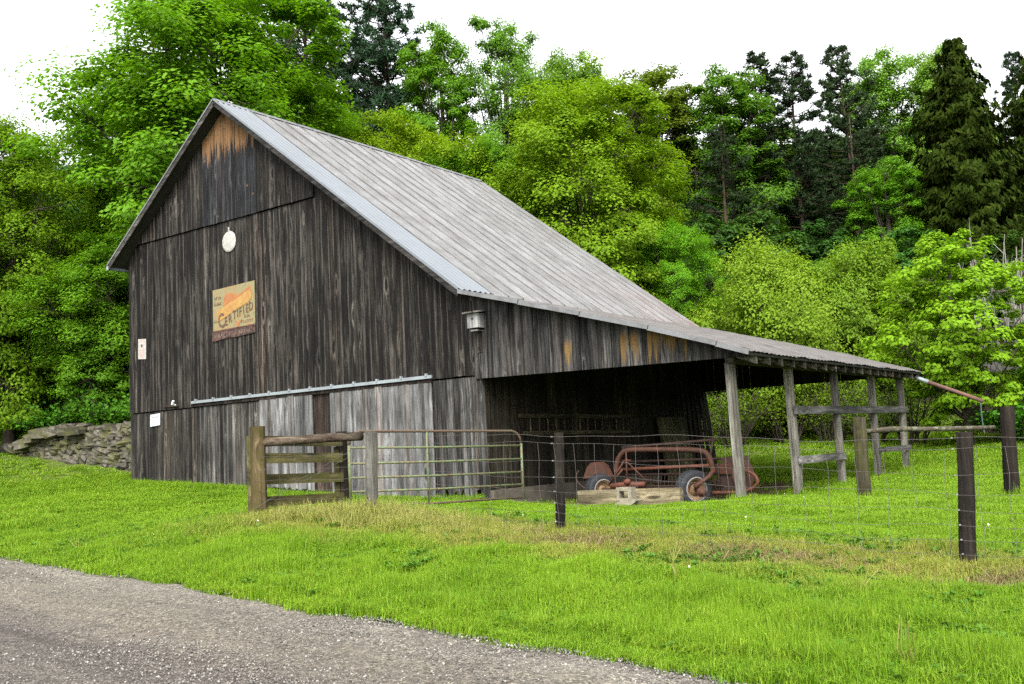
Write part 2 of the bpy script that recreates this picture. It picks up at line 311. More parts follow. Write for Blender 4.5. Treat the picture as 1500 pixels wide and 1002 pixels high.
def board(x0, x1, zb, ztf, y, mat, parent, th=.028, rag=0, name='board', tilt=0):
    xm = x0+(x1-x0)*rng.uniform(.3, .7); y -= rng.uniform(0, .018); ty = rng.uniform(-.006, .006)
    j = [rng.uniform(-rag, rag*.3) for _ in range(3)] if rag else [0, 0, 0]
    zb0, zbm, zb1 = (zb(x0), zb(xm), zb(x1)) if callable(zb) else (zb,)*3
    zt0, zt1 = (ztf(x0), ztf(x1)) if callable(ztf) else (ztf, ztf)
    poly = [(x0, y, zb0-j[0]), (xm, y, zbm-j[1]), (x1, y+ty, zb1-j[2]), (x1+tilt, y+ty, zt1), (x0+tilt, y, zt0)]
    if xm < XR < x1 or x0 < XR < xm: poly.insert(4, (XR, y, max(zt0, zt1) if not callable(ztf) else ztf(XR)))
    return MB().prism(poly, (0, th, 0)).build(name, mat, parent)
def run(x0, x1, w, zb, zt, y, mat, parent, rag=0, gap=.010, jit=.25):
    n = max(1, round((x1-x0)/w)); ed = [x0+(x1-x0)*i/n for i in range(n+1)]
    for i in range(1, n): ed[i] += rng.uniform(-jit, jit)*w
    for a, b in zip(ed, ed[1:]):
        m = mat(a, b) if callable(mat) else mat; g_ = gap*rng.choice((.5, .8, 1, 1, 1.9))
        board(a+g_/2, b-g_/2, zb, zt, y, m, parent, rag=rag)
under = lambda x: roofz(x)-.16
BELT = 7.83
# top tier in the gable, standing proud of the tier below
run(-18.86, -15.52, .2, BELT, under, -.05, M_up, barn)
run(-15.52, -13.26, .205, BELT-.01, under, -.052, M_blue, barn, jit=.12)
run(-13.26, -11.0, .2, BELT, under, -.05, M_up, barn)
# middle tier, the boards right of the hayloft run straight up to the roof
run(XL, -11.0, .2, 2.76, lambda x: min(BELT-.02, under(x)), 0, M_up, barn)
run(-11.0, -5.92, .2, 2.82, under, 0, M_up, barn, rag=.02)
# lower tier
gz = lambda x: float(np.interp(x, [-19.3, -13.7, -9.2, -6], [.66, .35, .06, 0]))-.02
run(XL, -16.1, .2, gz, 2.73, .035, M_lowL, barn)
run(-16.1, -13.36, .2, gz, 2.74, .02, lambda a, b: M_lowM if rng.random() < .65 else M_lowL, barn)
run(-13.36, -7.3, .21, gz, 2.80, .05, lambda a, b: M_red if -11.5 < (a+b)/2 < -10.5 else M_lowL, barn)
run(-7.3, -5.95, .19, lambda x: gz(x)+.12, 2.79, .03, M_apron, barn, rag=.22)
for a, b, bn in ((-13.33, -11.3, .3), (-10.66, -7.32, .16)):       # sliding doors hung outside the wall
    d = MB().box(a+.05, b-.05, -.012, .02, 2.62, 2.74).build('sliding_door', M_beamy, barn)
    n = round((b-a)/.22); ed = [a+(b-a)*i/n for i in range(n+1)]
    for x0, x1 in zip(ed, ed[1:]): board(x0+.003, x1-.003, lambda x: gz(x)+bn*.6, 2.79-.02*rng.random(), -.02, M_door, d, rag=.06)
rail = MB()
rail.box(-16.21, -7.26, -.075, -.035, 2.85, 2.925); rail.build('door_track', M_galv, barn)
for k in range(12):
    xx = -16.0+k*.78; MB().box(xx-.03, xx+.03, -.088, -.028, 2.90, 2.97).build('bracket', M_galv, barn)
MB().box(-16.19, -7.3, -.033, .0, 2.76, 2.83).build('track_board', M_red, barn)
ib = MB().box(-17.55, -16.85, -.05, 0.0, 2.83, 2.89).build('hook_arm', M_red, barn)
MB().tube([(-16.98, -.05, 2.86), (-16.96, -.16, 2.9), (-16.9, -.17, 2.98)], .035, 6).build('insulator', plain('porcelain', (.75, .77, .78), rough=.3), ib)
MB().box(-6.0, -5.86, -.03, .09, .02, 2.74).build('corner_post', M_apron, barn)
# apron boards of the shed front and back
ab = lambda x: 2.73-.015*(x+6)
def am(a, b): return M_apronf if -2.3 < (a+b)/2 < -.9 and rng.random() < .75 or abs((a+b)/2+3.5) < .12 else M_apron
run(-5.99, .36, .2, ab, lambda x: roofz(x)-.10, -.075, am, barn)
run(-5.9, .36, .24, lambda x: 2.6, lambda x: roofz(x)-.10, YB+.03, M_in, barn)
# inner side wall
ys = np.linspace(.05, YB, 47)
for i, (a, b) in enumerate(zip(ys, ys[1:])):
    x = -5.9+rng.uniform(0, .012); lean = max(0, i-38)*.055; zb = .26 if i < 30 else .05
    MB().prism([(x+lean, a+.004+lean*.2, zb), (x+lean, b-.004+lean*.2, zb), (x, b-.004, 4.42), (x, a+.004, 4.42)], (-.03, 0, 0)).build('board', M_in, barn)
MB().box(-6.0, -5.78, .15, 8, -.3, .27).build('foundation', M_found, barn)
# closed left and back walls
MB().box(XL, XL+.06, .09, YB, .3, 7.35).build('side_wall', M_lowL, barn)
MB().prism([(XL, YB, .5), (-5.95, YB, -.1), (-5.95, YB, 4.5), (XR, YB, ZR-.2), (XL, YB, 7.45)], (0, .05, 0)).build('back_wall', M_lowL, barn)
# roof: deck slabs, then one sheet of tin after another
Y0, Y1 = -.42, 11.55
n_up = Vector((.609, 0, .793)); EL = (-19.75, 7.29)
def slab(pts, y0, y1, th): return MB().prism([(x, y0, z-.03) for x, z in pts]+[(x, y0, z-.03-th) for x, z in reversed(pts)], (0, y1-y0, 0))
slab([(XR, ZR), (XK, ZK)], Y0+.03, Y1-.03, .07).build('roof_deck', M_deck, barn)
slab([EL, (XR, ZR)], Y0+.03, Y1-.03, .07).build('roof_deck', M_deck, barn)
slab(LOW, Y0+.03, Y1-.03, .05).build('roof_deck', M_deck, barn)
def sheet(pts, ya, yb, prof, mat, name, wob=.006):
    V = []; F = []; m = len(prof)
    for i, (x, z) in enumerate(pts):
        for (fy, h) in prof:
            V.append((x+h*.5, ya+(yb-ya)*fy, z+h+rng.uniform(-wob, wob)*.5+wob*math.sin(i*2.1+ya*3)))
    for i in range(len(pts)-1):
        for k in range(m-1): F.append((i*m+k, i*m+m+k, i*m+m+k+1, i*m+k+1))
    b = MB(); b.v = V; b.f = F; return b.build(name, mat, barn)
upts = [(XR+(XK-.0-XR)*k/8, ZR+(ZK-ZR)*k/8+.012-.02*math.sin(math.pi*k/8)) for k in range(9)]
upts[-1] = (XK+.07, ZK-.03)
rib = [(0, .0), (.012, .03), (.035, .03), (.05, .002), (.5, .002), (.965, .002), (.985, .022), (1.0, .0)]
cor = [(k/24, (.0, .018, .036, .018)[k % 4]) for k in range(25)]
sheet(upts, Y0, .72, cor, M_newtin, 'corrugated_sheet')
pw = (Y1-.72)/18
for k in range(18): sheet(upts, .72+k*pw+.002, .72+(k+1)*pw, rib, M_tin, 'roof_sheet')
lpts = []
for (a, za), (b, zb) in zip(LOW, LOW[1:]): lpts += [(a, za), ((a+b)/2, (za+zb)/2)]
lpts.append((LOW[-1][0]+.06, LOW[-1][1]-.02)); lpts[0] = (XK-.05, ZK+.0)
for k in range(20):
    ya = Y0+k*.5985; sheet([(x, z-.012+rng.uniform(-.006, .006)) for x, z in lpts], ya, ya+.59, [(q/6, .016*(q % 2)) for q in range(7)], M_tinlow, 'roof_sheet', .01)
lp = [(EL[0]+(XR-EL[0])*k/4, EL[1]+(ZR-EL[1])*k/4+.01) for k in range(5)]
for k in range(12): sheet(lp, Y0+k*.9975, Y0+(k+1)*.9975-.002, [(q/4, .02*(q % 2)) for q in range(5)], M_tin, 'roof_sheet')
MB().prism([(XR-.16, Y0-.01, ZR-.085), (XR, Y0-.01, ZR+.045), (XR+.17, Y0-.01, ZR-.085), (XR, Y0-.01, ZR+.02)], (0, Y1-Y0+.02, 0)).build('ridge_cap', M_flash, barn)
for a, b in (((XR, ZR-.10), (XK, ZK-.10)), ((EL[0], EL[1]-.10), (XR, ZR-.10))):
    MB().bar((a[0], Y0+.0, a[1]), (b[0], Y0+.0, b[1]), .03, .13, (0, 0, 1)).build('bargeboard', M_barge, barn)
MB().bar((EL[0], Y0-.02, EL[1]+.01), (XR, Y0-.02, ZR+.02), .025, .045).build('edge_trim', M_flash, barn)
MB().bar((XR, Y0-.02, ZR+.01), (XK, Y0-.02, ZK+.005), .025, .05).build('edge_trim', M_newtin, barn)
for (a, za), (b, zb) in zip(LOW, LOW[1:]):
    MB().bar((a-.01, Y0-.03, za-.045), (b+.012, Y0-.03, zb-.035), .03, .09).build('edge_flashing', M_flash, barn)
MB().box(EL[0]-.05, EL[0]+.06, Y0-.02, Y1, EL[1]-.13, EL[1]-.02).build('gutter', M_galv, barn)
# open shed: posts, plate beam, rafters, rails
PY = [0, 2.9, 5.73, 8.61, 11.25]
for i, y in enumerate(PY):
    ln = (-.05, -.03, .0, .0, .02)[i]
    MB().prism([(-.075, y, -.35), (.075, y, -.35), (.075+ln, y, 2.56), (-.075+ln, y, 2.56)], (0, .15, 0)).build('post', M_postg, barn)
MB().box(-.08, .09, -.06, 11.5, 2.545, 2.70).build('beam', M_beamy, barn)
MB().box(.35, .40, -.05, 11.5, 2.58, 2.66).build('fascia', M_beamy, barn)
for k in range(19):
    y = -.03+k*.635
    b = MB()
    for (a, za), (c_, zc) in zip(LOW, LOW[1:]):
        c2 = min(c_, .52); b.quadbox([(a, y, za-.225), (c2, y, zc-.225), (c2, y+.05, zc-.225), (a, y+.05, za-.225), (a, y, za-.085), (c2, y, zc-.085), (c2, y+.05, zc-.085), (a, y+.05, za-.085)])
    b.build('rafter', M_beamy, barn)
def railb(y0, y1, z0, z1, h): MB().bar((.095, y0, z0), (.095, y1, z1), .035, h).build('rail', M_raily, barn)
railb(2.85, 11.6, 1.67, 1.69, .17); railb(2.88, 5.9, .63, .62, .16); railb(8.6, 11.6, .66, .64, .13)
# rusty rain pipe from the back corner of the eave
M_rust = plain('rusty_pipe_metal', (.10, .05, .036), (.06, .034, .026), 5, .8)
pp = MB().tube([(.72, 11.42, 2.41), (1.4, 11.47, 2.10), (2.07, 11.52, 1.78)], .055, 10).build('downspout', M_rust, barn, True)
MB().tube([(.42, 11.36, 2.56), (.5, 11.38, 2.52), (.75, 11.42, 2.40)], .062, 10).build('elbow', M_galv, pp, True)
MB().tube([(2.0, 11.5, 1.78), (2.0, 11.5, 1.3), (2.02, 11.5, .95)], .014, 6).build('hanger', plain('teal_strap', (.05, .09, .08)), pp)
# ---------------------------------------------------------------- things hung on the barn
M_ink = plain('faded_brown_ink', (.035, .018, .013), (.09, .055, .035), 14, .8)
def flat(parent, name, pts, y, th, mat, sm=False): return MB().prism([(x, y, z) for x, z in pts], (0, th, 0)).build(name, mat, parent)
def text(s_, name, size, loc, mat, parent, rot=0, shear=0, ext=.002, sx=1):
    cu = bpy.data.curves.new(name, 'FONT'); cu.body = s_; cu.size = size; cu.extrude = ext; cu.shear = shear; cu.align_x = 'CENTER'; cu.resolution_u = 2; cu.offset = size*.012
    o = bpy.data.objects.new(name, cu); COL.objects.link(o); dg = bpy.context.evaluated_depsgraph_get(); me = bpy.data.meshes.new_from_object(o.evaluated_get(dg))
    bpy.data.objects.remove(o); me.transform(Matrix.Translation(loc) @ Matrix.Rotation(rot, 4, 'Y') @ Matrix.Rotation(R(90), 4, 'X') @ Matrix.Scale(sx, 4, (1, 0, 0)))
    me.materials.clear(); return link(name, me, mat, parent)
t = NT('aged_sign_paint'); p = t.pos(); n = t.noise(p, 5, 6, .7)
c = t.ramp(n, [(.3, (.075, .066, .032)), (.45, (.14, .132, .065)), (.6, (.165, .105, .046)), (.72, (.10, .12, .075))]); c = t.mix(t.mrange(t.noise(p, 19, 4), .6, .72, 0, .7), c, (.15, .06, .03))
M_sign = t.out(c, .6, n, .002)
t = NT('peeling_maroon'); p = t.pos(); c = t.mix(t.mrange(t.noise(p, 9, 5, .7), .42, .56), (.012, .0105, .009), t.mix(t.noise(p, 25, 3), (.04, .014, .011), (.085, .045, .032))); M_peel = t.out(c, .8)
M_cob = plain('faded_yellow_paint', (.25, .155, .042), (.19, .092, .025), 7, .6); M_wing = plain('orange_brown_paint', (.23, .085, .022), (.16, .07, .03), 7, .6); M_maroon = plain('maroon_paint', (.035, .012, .010), (.08, .028, .018), 12, .7); M_pink = plain('faded_pink_ink', (.13, .09, .075), (.05, .028, .024), 12, .8)
sg = thing('advertising_sign', 'square rusty yellow tin sign reading CERTIFIED, nailed to the dark boards', 'sign', (-14.3, -.03, 5.2))
flat(sg, 'panel', [(-15.2, 4.76), (-13.42, 4.78), (-13.41, 5.99), (-15.2, 5.95)], -.035, .012, M_sign)
flat(sg, 'strip', [(-15.25, 4.50), (-14.6, 4.56), (-14.2, 4.545), (-13.42, 4.585), (-13.42, 4.775), (-15.23, 4.755)], -.038, .012, M_peel)
flat(sg, 'strip_line', [(-15.21, 4.765), (-13.42, 4.785), (-13.42, 4.82), (-15.21, 4.80)], -.042, .006, M_maroon)
def P2(u, w): return (-15.2+u*1.79, 4.53+w*1.44)
flat(sg, 'wing', [P2(*q) for q in ((.25, .60), (.27, .80), (.33, .86), (.42, .87), (.52, .85), (.60, .79), (.72, .84), (.86, .93), (.84, .96), (.9, .92), (.92, .78), (.5, .62))], -.039, .004, M_wing)
flat(sg, 'corn_ear', [P2(*q) for q in ((.11, .36), (.10, .52), (.13, .575), (.3, .64), (.55, .72), (.78, .82), (.86, .845), (.91, .82), (.93, .74), (.91, .67), (.83, .62), (.6, .54), (.4, .46), (.2, .375))], -.044, .004, M_cob)
for ch, u, w, sz, ro in zip('CERTIFIED', (.215, .325, .425, .525, .60, .665, .74, .82, .91), (.235, .265, .305, .36, .385, .405, .425, .44, .465), (.56, .33, .33, .33, .33, .33, .33, .33, .34), (14, 10, 8, 4, 2, 0, -2, -4, -6)):
    q = P2(u, w); text(ch, 'letter', sz, (q[0], -.046, q[1]), M_ink, sg, R(-ro*.4), sx=.74)
for k, ch in enumerate("FRALEY'S"): text(ch, 'letter', .17, (-15.06+k*.115, -.0405, 4.585+k*.003), M_pink, sg)
flat(sg, 'emblem', [P2(*q) for q in ((.52, .34), (.60, .17), (.69, .33), (.64, .31), (.60, .26), (.57, .31))], -.042, .005, M_wing)
def scribble(parent, x0, x1, z, h, n, mat, y):
    b = MB(); w = (x1-x0)/n
    for k in range(n):
        a = x0+k*w; q = rng.random()
        b.box(a, a+w*.25, y-.003, y, z, z+h)
        if q < .6: b.box(a+w*.25, a+w*.7, y-.003, y, z+h*(.8 if q < .3 else .4), z+h*(1 if q < .3 else .6))
        if q > .3: b.box(a+w*.55, a+w*.75, y-.003, y, z+(h*.0), z+h*.38)
    return b.build('lettering', mat, parent)
scribble(sg, -15.12, -14.82, 5.66, .09, 4, M_ink, -.037); scribble(sg, -15.14, -14.8, 5.49, .09, 5, M_maroon, -.037)
scribble(sg, -13.86, -13.6, 5.03, .09, 4, M_ink, -.037); scribble(sg, -13.98, -13.46, 4.89, .08, 7, M_ink, -.037); scribble(sg, -15.16, -14.92, 5.02, .08, 3, M_ink, -.037)
scribble(sg, -14.1, -13.55, 4.62, .1, 5, M_pink, -.0385)
M_white = plain('white_enamel', (.28, .275, .255), (.19, .18, .16), 9, .7)
nt = thing('warning_notice', 'small upright white notice with faded red print near the barn corner', 'notice', (-18.6, -.02, 4.6))
flat(nt, 'panel', [(-18.82, 4.36), (-18.42, 4.33), (-18.41, 4.93), (-18.81, 4.96)], -.022, .006, M_white)
M_redink = plain('faded_red_ink', (.42, .12, .12), (.5, .2, .2), 20, .7)
scribble(nt, -18.77, -18.46, 4.85, .055, 7, M_redink, -.0225); MB().lathe([(.001, 0), (.05, 0), (.05, .003), (.001, .003)], (-18.63, -.026, 4.745), (0, 1, 0), 10).build('symbol', M_ink, nt)
for k in range(4): scribble(nt, -18.75, -18.5, 4.60-k*.065, .03, 9, M_redink, -.0225)
pl = thing('blank_plate', 'small square whitish plate nailed low on the boards left of the door track', 'plate', (-18, .02, 2.5))
flat(pl, 'panel', [(-18.26, 2.31), (-17.78, 2.34), (-17.77, 2.68), (-18.25, 2.66)], -.012, .008, plain('dull_white_metal', (.40, .41, .41), (.28, .29, .29), 7, .5))
scribble(pl, -18.2, -17.85, 2.56, .05, 6, M_galv, -.0125)
dk = thing('round_disc', 'round white enamel disc hung under the hayloft line', 'disc', (-14.44, -.04, 7.24))
MB().lathe([(.001, .035), (.12, .033), (.24, .026), (.285, .012), (.295, .0), (.28, -.015), (.001, -.015)], (-14.44, -.035, 7.22), (0, -1, 0), 20).build('dish', M_white, dk)
MB().tube([(-14.43, -.04, 7.49), (-14.42, -.05, 7.62)], .03, 6).build('hanger', M_white, dk)
bh = thing('birdhouse', 'small grey wooden birdhouse on the barn where the shed begins', 'birdhouse', (-5.78, -.2, 4))
M_bhw = wood('birdhouse_wood', (.10, .10, .095), (.17, .17, .165), (.25, .25, .245), streak=.6, var=(1, 1))
MB().box(-5.94, -5.64, -.33, -.08, 3.83, 4.15).build('box', M_bhw, bh)
MB().quadbox([(-6.0, -.42, 4.15), (-5.58, -.42, 4.15), (-5.58, -.08, 4.2), (-6.0, -.08, 4.2), (-6.0, -.42, 4.185), (-5.58, -.42, 4.185), (-5.58, -.08, 4.235), (-6.0, -.08, 4.235)]).build('roof', M_raily, bh)
MB().box(-5.87, -5.69, -.30, -.08, 3.76, 3.79).build('perch_block', M_bhw, bh); MB().box(-5.86, -5.70, -.10, -.076, 3.3, 3.76).build('backing', M_up, bh)
MB().lathe([(.001, 0), (.035, 0), (.035, .004), (.001, .004)], (-5.79, -.334, 4.03), (0, 1, 0), 12).build('entrance', M_deck, bh)
lad = thing('wooden_ladder', 'old wooden ladder hung sideways on the dark wall inside the shed', 'ladder', (-5.8, 4, 1.7))
M_lad = wood('ladder_wood', (.028, .024, .013), (.05, .044, .027), (.08, .07, .048), axis='y', streak=.5)
MB().bar((-5.84, 1.3, 1.90), (-5.84, 6.5, 1.86), .035, .10).build('rail', M_lad, lad); MB().bar((-5.84, 1.45, 1.50), (-5.84, 6.4, 1.46), .035, .09).build('rail', M_lad, lad)
for k in range(13):
    y = 1.75+k*.36; MB().tube([(-5.84, y, 1.47), (-5.84, y, 1.88)], .018, 6).build('rung', M_lad, lad)
pn = MB().quadbox([(-5.5, 7.9, .0), (-5.5, 9.6, .0), (-5.55, 9.6, .0), (-5.55, 7.9, .0), (-5.76, 7.9, 1.82), (-5.76, 9.6, 1.84), (-5.81, 9.6, 1.84), (-5.81, 7.9, 1.82)]).build('leaning_panel', wood('panel_wood', (.036, .035, .016), (.068, .064, .034), (.10, .095, .056), streak=.6), None)
tag(pn, 'pale greenish panel leaning on the dark inner wall behind the rake', 'panel')
# ---------------------------------------------------------------- fences and gate
M_postd = wood('creosote_post', (.0032, .0026, .0020), (.0075, .0056, .0042), (.025, .0195, .0145), streak=.4, var=(.85, 1.15))
M_mossx = wood('mossy_post', (.020, .012, .006), (.054, .036, .018), (.11, .082, .048), streak=.5, moss=(.042, .035, .011))
M_oldpost = wood('old_post', (.012, .010, .006), (.034, .028, .017), (.075, .065, .043), streak=.5, moss=(.035, .034, .012))
M_mossy = wood('mossy_rail', (.022, .018, .008), (.048, .041, .016), (.09, .078, .038), axis='y', streak=.5, moss=(.040, .039, .011))
M_pole = wood('pole_wood', (.03, .02, .013), (.07, .05, .034), (.14, .115, .08), axis='x', streak=.5)
M_wire = plain('rusty_wire', (.05, .04, .034), (.075, .07, .066), 30, .6, .3, .4)
M_staple = plain('staple_metal', (.3, .3, .3), (.2, .2, .2), 8, .5, .4)
def rpost(name, mat, parent, x, y, top, r, lean=(0, 0), square=False, sides=10):
    z = tz(x, y); k = 7; pts = [(x+lean[0]*i/k+rng.uniform(-.004, .004), y+lean[1]*i/k, z-.25+(top+.25)*i/k) for i in range(k+1)]
    b = MB().tube(pts, [r*(1.05-.08*i/k)*rng.uniform(.97, 1.03) for i in range(k+1)], 4 if square else sides)
    return b.build(name, mat, parent, smooth=False)
FP = [(-3.62, -5.86), (.15, -6.2), (5.1, -6.25), (10.6, -6.5)]
wf = thing('wire_fence', 'woven wire fence on wooden posts crossing the grass in front of the barn', 'fence', (1, -6.2, 0))
rpost('post', M_postg, wf, -3.62, -5.86, 1.33, .095, (.07, 0))
rpost('post', M_postd, wf, .15, -6.2, 1.37, .066, (.06, 0)); rpost('post', M_postd, wf, 5.1, -6.25, 1.40, .08, (.11, 0)); rpost('post', M_postd, wf, 10.6, -6.5, 1.38, .10)
HW = [1.34, 1.24, 1.0, .80, .62, .46, .32, .19, .07]
def fz(x): return float(np.interp(x, [-5.5, -3.6, .15, 5.1, 10.6], [.24, .2, 0, -.27, -.55]))
def fy(x): return float(np.interp(x, [-5.5, -3.62, .15, 5.1, 10.6], [-6.6, -5.97, -6.3, -6.37, -6.62]))
def wob(x, h): return .018*math.sin(x*2.1+h*7)+.010*math.sin(x*5.3+h*3)-.03*math.sin(math.pi*((x+3.6) % 4.8)/4.8)
for h in HW:
    xs_ = np.arange(-3.62, 10.7, .3); pts = [(x, fy(x)+.008*math.sin(x*3+h*9), fz(x)+h+wob(x, h)) for x in xs_]
    MB().tube(pts, .0024 if h < 1.3 else .003, 4).build('wire', M_wire, wf)
for k in range(47):
    x = -3.4+k*.30; pts = [(x+.012*math.sin(h*9+k)+.01*(k % 3), fy(x)-.002, fz(x)+h+wob(x, h)) for h in HW[1:]]
    MB().tube(pts, .0023, 3).build('stay_wire', M_wire, wf)
for (x, y) in FP[1:3]:
    for h in HW[:-1]: MB().box(x-.007, x+.007, y-.094, y-.06, fz(x)+h-.006+wob(x, h), fz(x)+h+.008+wob(x, h)).build('staple', M_staple, wf)
# timber corner with board panel
bf = thing('board_fence', 'short mossy plank fence between thick posts left of the tube gate', 'fence', (-5.7, -5.4, .2))
rpost('corner_post', M_mossx, bf, -5.5, -6.5, 1.5, .125, (-.02, 0)); rpost('post', M_postd, bf, -5.87, -4.28, 1.38, .105)
MB().box(-5.98, -5.88, -6.36, -6.31, .12, 1.6).build('end_board', M_mossy, bf)
MB().box(-5.84, -5.80, -4.52, -4.42, .25, 1.36).build('batten', M_mossy, bf)
for za, zb in ((1.43, 1.39), (1.14, 1.10), (.79, .75), (.42, .38)):
    MB().bar((-5.68, -6.42, za+.08), (-5.78, -4.36, zb+.06), .035, .17).build('rail', M_mossy, bf)
MB().tube([(-5.42, -6.42, 1.475), (-4.9, -6.27, 1.48), (-4.3, -6.1, 1.49), (-3.70, -5.93, 1.485)], [.075, .072, .075, .07], 10).build('top_pole', M_pole, bf, True)
for h in HW[2:]:
    MB().tube([(-5.5+i*.1879, -6.62+i*.0655, .24-.004*i+h+.01*math.sin(i*2+h*5)) for i in range(11)], .0021, 4).build('wire', M_wire, bf)
for k in range(7):
    MB().tube([(-5.3+k*.26, -6.56+k*.09, .26+.06), (-5.29+k*.26, -6.56+k*.09, .24+1.24)], .0018, 3).build('stay_wire', M_wire, bf)
for dz in (0, .09):
    MB().tube([(-5.45, -6.63, .42), (-4.7, -6.34, .80+dz*.6), (-3.7, -5.98, 1.25+dz)], .0028, 4).build('brace_wire', M_wire, bf)
# tube gate, swung open towards the barn
M_gate = NT('gate_paint'); t = M_gate; p = t.pos(); n = t.noise(p, 9, 5, .7)
gc = t.mix(t.mrange(n, .42, .6), (.075, .115, .055), (.09, .08, .036)); M_gateg = t.out(t.mix(t.mrange(t.noise(p, 17, 5), .52, .64), gc, (.075, .034, .022)), .7, n, .003)
M_gater = plain('rusty_gate_tube', (.066, .036, .025), (.055, .046, .027), 7, .75)
G0, G1 = Vector((-4.72, -5.22, 0)), Vector((-3.80, -1.50, 0)); gd = (G1-G0).normalized()
def gp(s, h): q = G0+gd*s; return (q.x, q.y, .24-.10*s/3.83+h-.0*s)
L = (G1-G0).length
gt = thing('tube_gate', 'rusty green tube farm gate standing open towards the barn', 'gate', (G0.x, G0.y, .2))
rad = .024
MB().tube([gp(0, 1.12), gp(.03, 1.24), gp(.10, 1.32), gp(.22, 1.36), gp(L-.22, 1.36), gp(L-.1, 1.32), gp(L-.03, 1.24), gp(L, 1.12)], rad, 8).build('top_tube', M_gater, gt, True)
for s in (0, L): MB().tube([gp(s, 1.12), gp(s, .05)], rad, 8).build('end_tube', M_gateg, gt, True)
for h in (1.08, .82, .57, .33, .08): MB().tube([gp(0, h+rng.uniform(-.01, .01)), gp(L*.5, h-.012), gp(L, h)], .02, 8).build('rail', M_gateg if h > .3 else M_gater, gt, True)
MB().tube([gp(L*.42, 1.36), gp(L*.42, .06)], .021, 8).build('brace', M_gateg, gt, True)
# old rail fence at the right
of = thing('rail_fence', 'two leaning old posts joined by a lichen covered pole right of the shed', 'fence', (3, 1, 0))
rpost('post', M_oldpost, of, 2.12, .40, 1.42, .115, (.02, -.0)); rpost('post', M_postd, of, 4.22, 1.66, 1.55, .12, (.07, 0))
lichen = NT('lichen_pole'); t = lichen; p = t.pos()
M_lich = t.out(t.mix(t.mrange(t.noise(p, 13, 4), .5, .58), (.035, .028, .018), t.mix(t.noise(p, 40, 3), (.10, .105, .078), (.05, .058, .025))), .9, t.noise(p, 30, 5), .01)
MB().tube([(2.15, .42, 1.16), (2.6, .72, 1.18), (3.1, 1.05, 1.15), (3.6, 1.38, 1.13), (4.06, 1.70, 1.12)], [.04, .048, .04, .042, .035], 9).build('pole', M_lich, of, True)
for k in range(7):
    h = (.2, .36, .52, .7, .88, 1.02, 1.16)[k]
    MB().tube([(4.1+i*.6, 1.75+.12*i, -.08+h+.012*math.sin(i*2+k)-.02*i) for i in range(9)], .002, 3).build('wire', M_wire, of)
# ---------------------------------------------------------------- dry stone retaining wall
sw = thing('stone_wall', 'mossy dry stone wall running left from the barn corner', 'wall', (-25, 1.4, 1.5))
t = NT('field_stone'); p = t.pos(); rd = t.rnd(); n = t.noise(p, 4, 6, .65)
c = t.ramp(n, [(.35, (.028, .025, .018)), (.5, (.06, .054, .040)), (.66, (.105, .096, .076))]); br = t.mrange(rd, 0, 1, .6, 1.25); c = t.mix(1, c, t.n('CombineColor', {0: br, 1: br, 2: br}).outputs[0], 'MULTIPLY')
c = t.mix(t.mrange(t.noise(p, 1.7, 5), .47, .6, 0, .75), c, (.05, .052, .012)); M_stone = t.out(c, .95, n, .03)
stones = []
for k in range(7):
    bm = bmesh.new(); bmesh.ops.create_cube(bm, size=1); bmesh.ops.subdivide_edges(bm, edges=bm.edges[:], cuts=1, use_grid_fill=True)
    for w_ in bm.verts:
        d = w_.co.normalized()*.62; w_.co = w_.co.lerp(d, .25)+Vector([rng.uniform(-.07, .07) for _ in range(3)])
    me = bpy.data.meshes.new('stone'); bm.to_mesh(me); bm.free(); me.materials.append(M_stone); stones.append(me)
def put_stone(x, y, z, sx, sy, sz):
    o = bpy.data.objects.new('stone', rng.choice(stones)); COL.objects.link(o); o.parent = sw; o.matrix_parent_inverse = Matrix.Translation(-sw.location)
    o.location = (x, y, z); o.scale = (sx, sy, sz); o.rotation_euler = (rng.uniform(-.12, .12), rng.uniform(-.2, .2), rng.uniform(-.25, .25))
x = -19.6
row = 0
for row in range(10):
    x = -19.5-rng.random()*.4
    while x > -32:
        w = rng.uniform(.30, .68); h = rng.uniform(.17, .25); xc = x-w/2; y = 1.05-(xc+19.5)*-.0-.075*(xc+19.5)*1.0
        base = tz(xc, y)-.12; z = .95+row*.178+rng.uniform(-.03, .03); top = np.interp(xc, [-32, -29, -27.2, -25.5, -23, -19], [2.0, 2.2, 2.62, 2.66, 2.56, 2.44])
        if z > base-.1 and z+.05 < top: put_stone(xc, y+rng.uniform(-.10, .10)+row*.03, z+.1, w*.98, rng.uniform(.42, .62), h*.92)
        x -= w*.97
for xx, hh in ((-26.9, .5), (-25.9, .45), (-28.2, .5), (-29.2, .42), (-30.3, .4), (-27.6, .45), (-24.6, .4)):
    y = 1.0-.075*(xx+19.5); put_stone(xx, y-.1, max(tz(xx, y)+.12, np.interp(xx, [-32, -28.5, -27, -24], [2.0, 2.1, 2.5, 2.5])), rng.uniform(.6, .95), .6, hh*.7)
